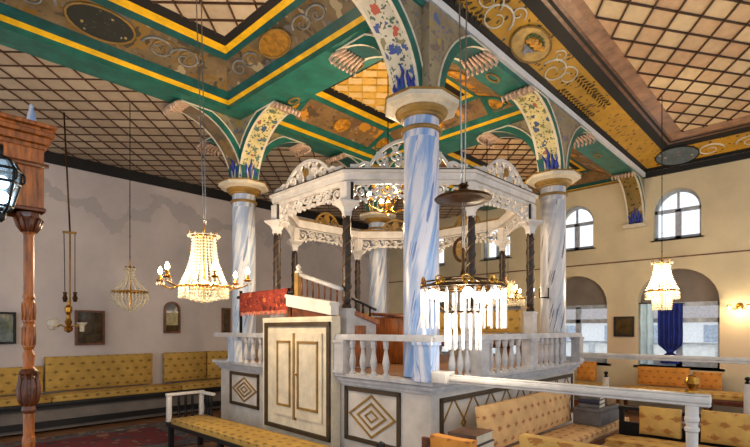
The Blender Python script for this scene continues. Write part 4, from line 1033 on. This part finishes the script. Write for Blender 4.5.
for w, z0, z1 in ((.045, 1.295, 1.325), (.07, 1.325, 1.368)): m.rbox((6.95 - w / 2, -.3, z0), (6.95 + w / 2, 2.56, z1), .006)
m.build('rail', M['white'], rf)
m = MB(); m.lathe([(.05, 0), (.05, .12), (.04, .15), (.045, .6), (.035, 1.0), (.045, 1.2), (.045, 1.30)], 14, (6.95, -.2, 0)); m.build('turned_post', M['white'], rf)
# ================================================================== RIGHT WALL THINGS
wall_frame(614, 634, 316.5, 336.5, 'small black picture on the right wall between two windows', wall='X', mats=(M['iron'], M['print_dark']))
M['curtain_blue'] = paint('deep_blue_cloth', (28, 46, 132), .85, .15, 4); M['curtain_pale'] = paint('pale_blue_cloth', (198, 226, 246), .85, .05, 4)
def curtain(name, lab, y0, y1, z0, z1, X, mat, tie=None, folds=5):
    m = MB(); N, K = 40, 16; vs, fs, uv = [], [], []
    for j in range(K + 1):
        z = z1 + (z0 - z1) * j / K
        wd = 1.0
        if tie: wd = 1 - .62 * math.exp(-((z - tie) / .08) ** 2) - (.3 if z < tie else 0) * .7
        for i in range(N + 1):
            t = i / N; y = y0 + (y1 - y0) * ((t - .5) * max(.25, wd) + .5)
            for off in (0,): vs.append((X + .035 * math.sin(t * folds * 2 * PI + .3 * math.sin(j)) * max(.4, wd), y, z)); uv.append((y, z))
    for j in range(K):
        for i in range(N): a = j * (N + 1) + i; fs.append((a, a + 1, a + N + 2, a + N + 1))
    m.add(vs, fs, 0, True, None, uv); n0 = len(m.v)
    m.add([(x + .012, y, z) for x, y, z in vs], [f[::-1] for f in fs], 0, True, None, uv)
    c = empty(name, lab, 'curtain', (X, (y0 + y1) / 2, z0)); m.build('cloth', mat, c)
    m = MB(); m.tube([(X, y0 - .03, z1 + .01), (X, y1 + .03, z1 + .01)], .012, 6); m.build('curtain_rod', M['iron'], c)
    if tie: m = MB(); m.lathe([(.07, -.02), (.08, 0), (.07, .02)], 12, (X + .006, (y0 + y1) / 2, tie)); m.build('tie_band', mat, c)
curtain('curtain', 'deep blue curtain tied low at the right wall window', 2.12, 2.56, 1.0, 2.2, XW + .13, M['curtain_blue'], 1.25)
curtain('curtain', 'pale blue curtain at the left side of the same window as the deep blue one', 2.63, 2.88, .97, 2.22, XW + .09, M['curtain_pale'], None, 2)
# wall sconce
p = atX(739, 306, XW - .12); sc = empty('wall_sconce', 'lit brass wall lamp at the right edge', 'lamp', (XW - .02, p.y, p.z))
m = MB(); m.lathe([(.001, -.02), (.05, -.015), (.06, 0), (.001, .01)], 12, T=Matrix.Rotation(-PI / 2, 4, 'Y')); m.build('wall_plate', M['brass'], sc, local=True)
for s in (-1, 1):
    m = MB(); m.tube([(0, 0, 0), (-.06, s * .05, -.06), (-.12, s * .11, -.05), (-.13, s * .14, .0)], .009, 6); ar = m.build('arm', M['brass'], sc, local=True)
    m = MB(); m.lathe([(.012, 0), (.035, .01), (.04, .03)], 10, (-.13, s * .14, 0)); m.build('cup', M['brass'], ar, local=True)
    m = MB(); m.ball((-.13, s * .14, -.03), .022, 8); m.build('bulb', M['bulb_white'], ar, local=True)
lamp((p.x - .1, p.y, p.z - .1), 9, (255, 226, 176), .03)
# fork-shaped bracket on the right column
p = Vector((6.75, 2.84, 0)); d = (Vector((0, 0, 0)) - p).normalized(); d = (d + Vector((.55, -.75, 0)) * .0 - RT * .9).normalized(); q = p + d * .187 + Vector((0, 0, 2.14))
m = MB(); s = Vector((-d.y, d.x, 0)); m.tube([q, q + d * .1], .012, 6); m.tube([q + d * .1 - s * .07 + Vector((0, 0, .13)), q + d * .1 - s * .07, q + d * .1 + s * .07, q + d * .1 + s * .07 + Vector((0, 0, .13))], .011, 6)
m.build('candle_bracket', M['iron'], label='black fork-shaped iron bracket on the right platform column', cat='bracket')
# ================================================================== CHANDELIERS
def hang(root, z0, z1, r=.008, name='chain', mat='iron', links=True, off=(0, 0), top=(0, 0)):
    m = MB()
    if links:
        n = int((z1 - z0) / .09); 
        m.tube([(off[0] + (top[0] - off[0]) * i / 12, off[1] + (top[1] - off[1]) * i / 12, z0 + (z1 - z0) * i / 12) for i in range(13)], r, 5)
        for i in range(0, n, 3):
            t = (i + .5) / n; m.ball((off[0] + (top[0] - off[0]) * t, off[1] + (top[1] - off[1]) * t, z0 + (z1 - z0) * t), r * 1.7, 6)
    else: m.tube([(off[0], off[1], z0), (top[0], top[1], z1)], r, 6)
    return m.build(name, M[mat], root, local=True)
def ring(m, r, z, t, n=24, mi=0, c=(0, 0)):
    m.tube([(c[0] + r * math.cos(2 * PI * i / n), c[1] + r * math.sin(2 * PI * i / n), z) for i in range(n + 1)], t, 6, mi)
def strand(m, p0, p1, bulge, n, r):
    wire = []
    for i in range(n):
        t = i / (n - 1); p = Vector(p0).lerp(Vector(p1), t); k = bulge(t) if callable(bulge) else 0
        h = Vector((p.x, p.y, 0)); h = h.normalized() if h.length > 1e-4 else Vector((1, 0, 0))
        m.bead(p + h * k, r); wire.append(p + h * k)
    m.tube(wire, .0035, 4)
def crystal(name, label, loc, ztop, zring, zbot, rtop, rring, zceil, arms, bulbs='bulb', nstr=20, armr=.42, beadr=.016, power=30, cables=None, rot=0, tier=0, chain='iron'):
    """tent-and-bag crystal chandelier; loc.z is its lowest point"""
    r = empty(name, label, 'chandelier', loc); z0 = loc[2]; zt, zr = ztop - z0, zring - z0
    m = MB(); m.lathe([(.01, 0.02), (.014, .05), (.011, zr), (.02, zr + .03), (.011, zr + .08), (.011, zt), (.03, zt + .02), (.012, zt + .05), (.006, zt + .14)], 8); ring(m, rtop, zt, .01); ring(m, rring, zr, .014)
    for k in range(6):
        a = k * PI / 3; c, s = math.cos(a), math.sin(a)
        m.tube([(0, 0, zr), (rring * c, rring * s, zr)], .006, 4); m.tube([(0, 0, zt), (rtop * c, rtop * s, zt), (rtop * 1.25 * c, rtop * 1.25 * s, zt + .05), (rtop * 1.5 * c, rtop * 1.5 * s, zt + .035)], .006, 4)
    m.build('metal_frame', M['brass'], r, local=True)
    m = MB(); H = zt - zr; n = max(8, int(H / (beadr * 1.9)))
    strand(m, (rtop, 0, zt - .01), (rring, 0, zr + .015), lambda t: -.28 * (rring - rtop) * math.sin(PI * t) - 0, n, beadr)
    s0 = m.build('crystal_strand', M['crystal'], r, local=True); s0.matrix_local = Matrix.Rotation(rot, 4, 'Z')
    for k in range(1, nstr): copy_part(s0, r, Matrix.Rotation(2 * PI * k / nstr + rot, 4, 'Z'))
    m = MB(); n = max(6, int((zr + rring * .6) / (beadr * 2.2)))
    if tier: strand(m, (tier, 0, zr - .02), (tier * .92, 0, .03), None, max(6, int(zr / (beadr * 1.8))), beadr)
    else: strand(m, (rring * .97, 0, zr - .03), (.025, 0, .03), lambda t: rring * .32 * math.sin(PI * t), n, beadr)
    s0 = m.build('bowl_strand', M['crystal'], r, local=True)
    for k in range(1, nstr): copy_part(s0, r, Matrix.Rotation(2 * PI * k / nstr, 4, 'Z'))
    m = MB()
    for k in range(nstr * 2):
        a = PI * k / nstr
        for j in range(3): m.bead((rring * 1.03 * math.cos(a), rring * 1.03 * math.sin(a), zr - .035 * (j + 1)), beadr * .9, 0, 1.5)
        m.tube([(rring * 1.03 * math.cos(a), rring * 1.03 * math.sin(a), zr + .0), (rring * 1.03 * math.cos(a), rring * 1.03 * math.sin(a), zr - .1)], .003, 4)
    for k in range(12): m.bead((rtop * 1.4 * math.cos(k * PI / 6), rtop * 1.4 * math.sin(k * PI / 6), zt + .01), beadr, 0, 1.6)
    ring(m, rring * 1.03, zr, .004); ring(m, rtop * 1.4, zt + .01, .004); m.bead((0, 0, .02), .024); m.tube([(0, 0, .02), (0, 0, zt), (rtop * 1.4, 0, zt + .01)], .003, 4); m.tube([(0, 0, zr), (rring * 1.03, 0, zr)], .003, 4); m.build('drop_fringe', M['crystal'], r, local=True)
    for k in range(arms):
        a = 2 * PI * k / arms + rot; c, s = math.cos(a), math.sin(a); za = zr + .02
        m = MB(); m.tube([(rring * c, rring * s, za), ((rring + armr) / 2 * c, (rring + armr) / 2 * s, za - .04), (armr * c, armr * s, za - .0), (armr * c, armr * s, za + .05)], .009, 6); ar = m.build('arm', M['brass'], r, local=True)
        m = MB(); m.lathe([(.01, 0), (.035, .008), (.042, .02), (.02, .03), (.016, .06), (.016, .08)], 10, (armr * c, armr * s, za + .03)); m.build('candle_cup', M['brass'], ar, local=True)
        m = MB(); 
        for q in range(6): m.bead((armr * c + .038 * math.cos(q * PI / 3), armr * s + .038 * math.sin(q * PI / 3), za + .015), .011, 0, 2)
        m.build('cup_drops', M['crystal'], ar, local=True)
        if bulbs: m = MB(); m.lathe([(.008, 0), (.02, .015), (.024, .035), (.014, .06), (.002, .08)], 10, (armr * c, armr * s, za + .11)); m.build('bulb', M[bulbs], ar, local=True)
    if bulbs:
        m = MB()
        for k in range(3): m.ball((rring * .45 * math.cos(k * 2.1), rring * .45 * math.sin(k * 2.1), zr + .03), .03, 8)
        m.build('inner_bulbs' if False else 'inner_bulb', M[bulbs], r, local=True)
        lamp((loc[0], loc[1], zr + z0 + .10), power * (.1 if arms else .6), size=.05)
        for k in range(0, arms, 2):
            a = 2 * PI * k / arms + rot; lamp((loc[0] + armr * math.cos(a), loc[1] + armr * math.sin(a), zr + z0 + .19), power * 1.7 / arms, size=.03)
    for (o, t) in (cables or [((0, 0), (0, 0))]): hang(r, zt + .13, zceil - z0, .006, 'hanging_chain', chain, True, o, t)
    return r
c = atd(204, 305, 5.0)
crystal('crystal_chandelier', 'large lit crystal chandelier with candle arms, hanging left of the platform', tuple(c), 2.66, 2.14, c.z, .11, .235, 5.15, 6, nstr=22, armr=.45, power=190, rot=-.78, cables=[((0, 0), (-.06, .05)), ((.015, -.01), (-.02, .02))], chain='steel')
c = atd(130, 313, 6.5)
crystal('crystal_chandelier', 'small unlit crystal chandelier before the left wall', tuple(c), 2.50, 2.2, c.z, .045, .22, 4.76, 0, None, nstr=16, beadr=.014)
c = atd(662, 311, 7.16)
crystal('crystal_chandelier', 'bright white crystal chandelier in front of the blue curtain window', tuple(c), 2.68, 2.27, c.z, .1, .21, 5.18, 0, 'bulb_white', nstr=22, power=225, beadr=.018, tier=.13)
c = atd(508, 307, 8.3)
crystal('crystal_chandelier', 'lit chandelier seen through the canopy left of the right-hand column', tuple(c), 2.5, 2.22, c.z, .08, .26, 4.9, 8, 'bulb', nstr=18, armr=.44, power=60)
# brass chandelier under the middle of the canopy
c = atd(388, 216, 6.3); r = empty('brass_chandelier', 'small lit brass chandelier hanging inside the top of the canopy', 'chandelier', tuple(c))
m = MB(); m.lathe([(.001, 0), (.03, .03), (.012, .06), (.05, .12), (.06, .16), (.02, .2), (.015, .34), (.05, .38), (.02, .42), (.012, .55)], 12); m.build('stem', M['brass'], r, local=True)
for k in range(8):
    a = k * PI / 4 + .3; C_, S_ = math.cos(a), math.sin(a); up = k % 2; h = .16 if up else .36; L = .26 if up else .2
    m = MB(); m.tube([(0, 0, h - .04), (.1 * C_, .1 * S_, h - .1), (L * C_, L * S_, h - .05), (L * C_, L * S_, h + .03)], .011, 6); ar = m.build('arm', M['brass'], r, local=True)
    m = MB(); m.lathe([(.012, 0), (.045, .01), (.05, .04), (.03, .05)], 10, (L * C_, L * S_, h + .02)); m.build('cup', M['brass'], ar, local=True)
    if up: m = MB(); m.lathe([(.012, 0), (.028, .02), (.03, .045), (.002, .08)], 10, (L * C_, L * S_, h + .06)); m.build('bulb', M['bulb'], ar, local=True)
hang(r, .5, 5.16 - c.z, .007, 'hanging_rod', 'iron', False); lamp((c.x, c.y, c.z + .35), 100); lamp((c.x, c.y, c.z - .15), 50)
# glass-rod chandelier before the platform corner
c = atd(463, 349, 3.7); r = empty('glass_rod_chandelier', 'bright chandelier of hanging glass rods with brass ring in front of the platform', 'chandelier', tuple(c)); zb = c.z
zr = atd(463, 287, 3.7).z - zb; RO, RI = .32, .135
m = MB(); ring(m, RO, zr, .012, 32); ring(m, RO, zr + .03, .008, 32); ring(m, RI, .285, .01, 20)
for k in range(6):
    a = k * PI / 3; C_, S_ = math.cos(a), math.sin(a); m.tube([(0, 0, zr + .08), (RO * .5 * C_, RO * .5 * S_, zr + .06), (RO * C_, RO * S_, zr)], .007, 5); m.tube([(RI * C_, RI * S_, .285), (RO * C_, RO * S_, zr)], .006, 4)
m.lathe([(.012, zr + .06), (.025, zr + .09), (.014, zr + .13), (.01, zr + .3)], 10); m.build('brass_frame', M['bronze'], r, local=True)
for k in range(10):
    a = k * PI / 5; p = (RO * math.cos(a), RO * math.sin(a)); m = MB(); T = Matrix.Translation((p[0], p[1], zr)) @ Matrix.Rotation(a + PI / 2, 4, 'Z')
    m.ribbon(spiral(.0, .035, .035, 1.2, 0, 1, 14), .01, .012, T); m.ribbon(spiral(.045, .02, .022, 1.1, PI, -1, 12), .01, .012, T); m.ball((p[0], p[1], zr + .01), .02, 8); m.build('brass_scroll', M['brass'], r, local=True)
m = MB(); m.lathe([(.007, 0), (.009, .01), (.009, .29), (.005, .30)], 8); r0 = m.build('glass_rod', M['rod'], r, local=True); r0.matrix_local = Matrix.Translation((RO, 0, zr - .32))
for k in range(1, 30): a = 2 * PI * k / 30; copy_part(r0, r, Matrix.Translation((RO * math.cos(a), RO * math.sin(a), zr - .32)))
for k in range(14): a = 2 * PI * k / 14 + .1; copy_part(r0, r, Matrix.Translation((RI * math.cos(a), RI * math.sin(a), -.005)) @ Matrix.Diagonal((1.05, 1.05, .95, 1)))
for k in range(10): a = 2 * PI * k / 10; copy_part(r0, r, Matrix.Translation((.21 * math.cos(a), .21 * math.sin(a), zr - .30)) @ Matrix.Diagonal((1, 1, .9, 1)))
for k in range(5):
    a = 2 * PI * k / 5 + 2.6; m = MB(); m.ball((.25 * math.cos(a), .25 * math.sin(a), zr - .06), .04, 10); m.build('bulb', M['bulb_white'], r, local=True)
hang(r, zr + .28, 5.0 - zb, .007, 'hanging_rod', 'steel', False, (0, 0), (-.04, .02)); hang(r, zr + .28, 5.0 - zb, .006, 'hanging_rod', 'steel', False, (.02, 0), (.03, -.02))
lamp((c.x, c.y, zb + zr - .08), 15, (255, 240, 214), .05); lamp((c.x - .0, c.y, zb + .12), 8, (255, 240, 214), .05)
zd = atd(463, 195, 3.7).z - zb
m = MB(); m.lathe([(.215, 0), (.222, .008), (.21, .02), (.12, .05), (.05, .075), (.03, .09), (.045, .11), (.02, .13)], 24, (0, 0, zd - .04)); m.lathe([(.02, zd - .06), (.2, zd - .035), (.215, zd - .04)], 24, cap=False); m.build('smoke_bell', M['bronze'], r, local=True)
# globe lamp and medallion seen inside
c = atd(487, 304, 7.6); r = empty('globe_lamp', 'round lit globe lamp hanging behind the front right canopy post', 'lamp', tuple(c)); m = MB(); m.ball((0, 0, .09), .085, 12); m.build('globe', M['bulb_white'], r, local=True)
m = MB(); m.lathe([(.03, .17), (.05, .18), (.02, .21), (.015, .26)], 10); m.build('cap', M['brass'], r, local=True); hang(r, .25, 4.9 - c.z, .007, 'hanging_rod', 'iron', False)
c = atd(462, 262, 7.9); r = empty('hanging_medallion', 'oval openwork medallion hanging behind the nearest column', 'ornament', tuple(c), math.radians(-46)); T = Matrix.Identity(4)
m = MB(); m.ribbon([(.13 * math.cos(2 * PI * i / 24), .2 + .19 * math.sin(2 * PI * i / 24)) for i in range(25)], .05, .03, T)
m.build('oval_rim', M['bronze'], r, local=True); m = MB()
for k in range(4): m.ribbon(spiral(.05 * (-1) ** k, .1 + .06 * k, .06, 1.2, k, 1, 12), .02, .02, T)
m.ribbon([(0, .03), (0, .38)], .03, .02, T); m.build('scrollwork', M['gold'], r, local=True); hang(r, .39, 4.9 - c.z, .006, 'hanging_rod', 'iron', False)
# old oil lamp on the left
c = atd(68.5, 333, 6.78); r = empty('oil_lamp', 'old brass oil lamp with glass cups on a long rod, before the left wall', 'lamp', tuple(c)); k = 6.78 / 479; ax = RT
def q(px, py): return ax * ((px - 68.5) * k) + Vector((0, 0, (333 - py) * k))
m = MB(); m.lathe([(.001, 0), (.05, .03), (.06, .07), (.03, .1), (.05, .16), (.03, .2), (.02, .25), (.045, .3), (.05, .36), (.02, .4), (.015, .45)], 12); m.build('stem', M['brass'], r, local=True)
for px, kk in ((53, 'globe'), (82, 'cup')):
    m = MB(); m.tube([q(68.5, 328), q((68.5 + px) / 2, 325), q(px, 328)], .012, 6); ar = m.build('arm', M['brass'], r, local=True)
    m = MB(); p = q(px, 326); m.lathe([(.02, -.06), (.06, -.04), (.085, .02), (.075, .08), (.045, .11)] if kk == 'globe' else [(.03, -.08), (.035, .0), (.06, .03), (.07, .05)], 12, tuple(p), cap=False); m.build('glass_cup', M['crystal'], ar, local=True)
for px in (65, 75):
    m = MB(); p = q(px, 302); m.lathe([(.02, 0), (.035, .05), (.02, .1), (.03, .14)], 10, tuple(p)); m.tube([p + Vector((0, 0, .12)), q(px if px == 75 else 64, 233)], .006, 5); m.build('side_hanger', M['bronze'], r, local=True)
m = MB(); m.tube([q(70, 325), q(70, 232)], .012, 6); m.tube([q(63, 232), q(76, 233)], .018, 6); m.build('hanger_bar', M['gold_trim'], r, local=True); hang(r, q(70, 232).z, 4.76 - c.z, .012, 'hanging_rod', 'bronze', False, tuple(q(70, 232))[:2], tuple(q(64, 232))[:2])
# ================================================================== CARVED CANOPY POST AT THE LEFT EDGE
bY = 3.5; ark = empty('carved_canopy_post', 'carved brown wooden post carrying a corniced beam at the left edge', 'post', (.72, 3.62, 0))
bx = .735
m = MB(); m.box((-1.6, 3.5, 2.415), (bx, 3.78, 2.885)); m.build('beam', M['wood'], ark)
m = MB()
for o, z0, z1 in ((.012, 2.795, 2.825), (.03, 2.825, 2.87), (.05, 2.87, 2.90), (.04, 2.90, 2.92), (.06, 2.92, 2.945)): m.rbox((-1.6, 3.5 - o, z0), (bx + o, 3.78 + o, z1), .008, sm=False)
m.build('cornice', M['wood'], ark)
m = MB(); m.tube([(-1.6, 3.485, 2.695), (bx + .02, 3.485, 2.695)], .014, 6); m.rbox((-1.6, 3.49, 2.415), (bx + .01, 3.79, 2.44), .006); m.build('beam_moulding', M['wood_dark'], ark)
pc = (.674, 3.588)
prof = [(.04, 0), (.04, .3), (.033, .34), (.031, .95), (.036, 1.0), (.034, 1.03), (.03, 1.04), (.03, 1.18), (.038, 1.2), (.034, 1.225), (.045, 1.25), (.052, 1.30), (.053, 1.34), (.044, 1.39), (.032, 1.41), (.046, 1.425), (.05, 1.44), (.036, 1.455)]
m = MB(); m.lathe(prof[:8], 16, (*pc, 0)); m.build('lower_shaft', M['wood'], ark)
m = MB(); m.lathe(prof[7:], 16, (*pc, 0))
for kx in range(9):
    a = 2 * PI * kx / 9; pts = [(pc[0] + rr * math.cos(a), pc[1] + rr * math.sin(a), z) for rr, z in ((.034, 1.23), (.046, 1.255), (.053, 1.30), (.054, 1.34), (.046, 1.39), (.048, 1.43))]; m.tube(pts, [.008, .011, .012, .011, .009, .005], 5)
m.build('carved_vase', M['wood_dark'], ark)
m = MB(); m.lathe([(.036, 1.455), (.026, 1.47), (.03, 1.50), (.034, 1.54), (.022, 1.57), (.032, 1.59), (.034, 1.63), (.034, 1.71), (.029, 1.73), (.034, 1.745), (.03, 1.78), (.034, 1.86), (.028, 1.88), (.033, 1.895), (.028, 1.92), (.028, 2.28), (.034, 2.29), (.031, 2.30)], 16, (*pc, 0))
for kx in range(8):
    a = 2 * PI * kx / 8
    for za, zb_ in ((1.60, 1.71), (1.755, 1.86)): m.tube([(pc[0] + .031 * math.cos(a), pc[1] + .031 * math.sin(a), za), (pc[0] + .034 * math.cos(a), pc[1] + .034 * math.sin(a), (za + zb_) / 2), (pc[0] + .031 * math.cos(a), pc[1] + .031 * math.sin(a), zb_)], .006, 5)
m.build('turned_shaft', M['wood'], ark)
m = MB(); m.lathe([(.03, 2.28), (.036, 2.31), (.05, 2.355), (.062, 2.385), (.062, 2.416)], 8, (*pc, 0), sm=False)
for kx in range(8):
    a = 2 * PI * kx / 8; C_, S_ = math.cos(a), math.sin(a); m.tube([(pc[0] + .032 * C_, pc[1] + .032 * S_, 2.30), (pc[0] + .054 * C_, pc[1] + .054 * S_, 2.335), (pc[0] + .068 * C_, pc[1] + .068 * S_, 2.375), (pc[0] + .056 * C_, pc[1] + .056 * S_, 2.39)], [.012, .014, .012, .006], 5)
m.build('carved_capital', M['wood_dark'], ark)
p = atd(33, 114, 3.05); f = empty('finial', 'small white and blue flame-shaped finial on top of the wooden cornice', 'finial', (.69, 3.60, 2.946))
m = MB(); m.lathe([(.03, 0), (.034, .01), (.016, .02), (.022, .04), (.026, .06), (.02, .09), (.01, .13), (.015, .14), (.001, .155)], 10); m.build('flame', M['marble_blue'], f, local=True); m = MB(); m.box((-.045, -.045, -.0), (.045, .045, .012)); m.build('foot', M['grey_white'], f, local=True)
# lantern
c = atd(1, 219, 2.62); ln = empty('lantern', 'cool-lit glass lantern with black iron frame hanging before the wooden beam, far left', 'lantern', tuple(c)); hgt = (220 - 158) * 2.62 / 479
pr = [(.02, .03), (.05, .07), (.085, .2), (.09, .27), (.06, .32), (.02, .34)]
m = MB(); m.lathe(pr[1:5], 6, sm=False, cap=False); m.build('glass', M['lantern_glass'], ln, local=True)
m = MB()
for kx in range(6):
    a = kx * PI / 3; m.tube([(rr * math.cos(a), rr * math.sin(a), z) for rr, z in pr], .008, 5)
    m.tube([(.09 * math.cos(a), .09 * math.sin(a), .27), (.105 * math.cos(a), .105 * math.sin(a), .255), (.108 * math.cos(a), .108 * math.sin(a), .22), (.092 * math.cos(a), .092 * math.sin(a), .21)], .007, 5)
for rr, z in pr: ring(m, rr, z, .008, 6)
m.lathe([(.001, -.02), (.02, 0), (.025, .03), (.012, .04)], 8); m.build('iron_frame', M['iron'], ln, local=True)
m = MB(); m.ball((0, 0, .2), .035, 10); m.build('bulb', M['bulb_cool'], ln, local=True); m = MB(); m.tube([(0, 0, .33), (0, 0, .39), (.01, .06, .42), (.02, 3.462 - c.y, .40)], .012, 6); m.build('bracket', M['iron'], ln, local=True)
lamp((c.x, c.y, c.z + .12), 1.2, (210, 235, 255), .04)
# ================================================================== LIGHT
w = bpy.data.worlds.new('sky'); SC.world = w; w.use_nodes = True
w.node_tree.nodes['Background'].inputs['Color'].default_value = (.86, .93, 1, 1)
w.node_tree.nodes['Background'].inputs['Strength'].default_value = 1.15
SC.view_settings.view_transform = 'Standard'; SC.view_settings.look = 'None'; SC.view_settings.gamma = 1; SC.view_settings.use_curve_mapping = False
SC.view_settings.exposure = .22
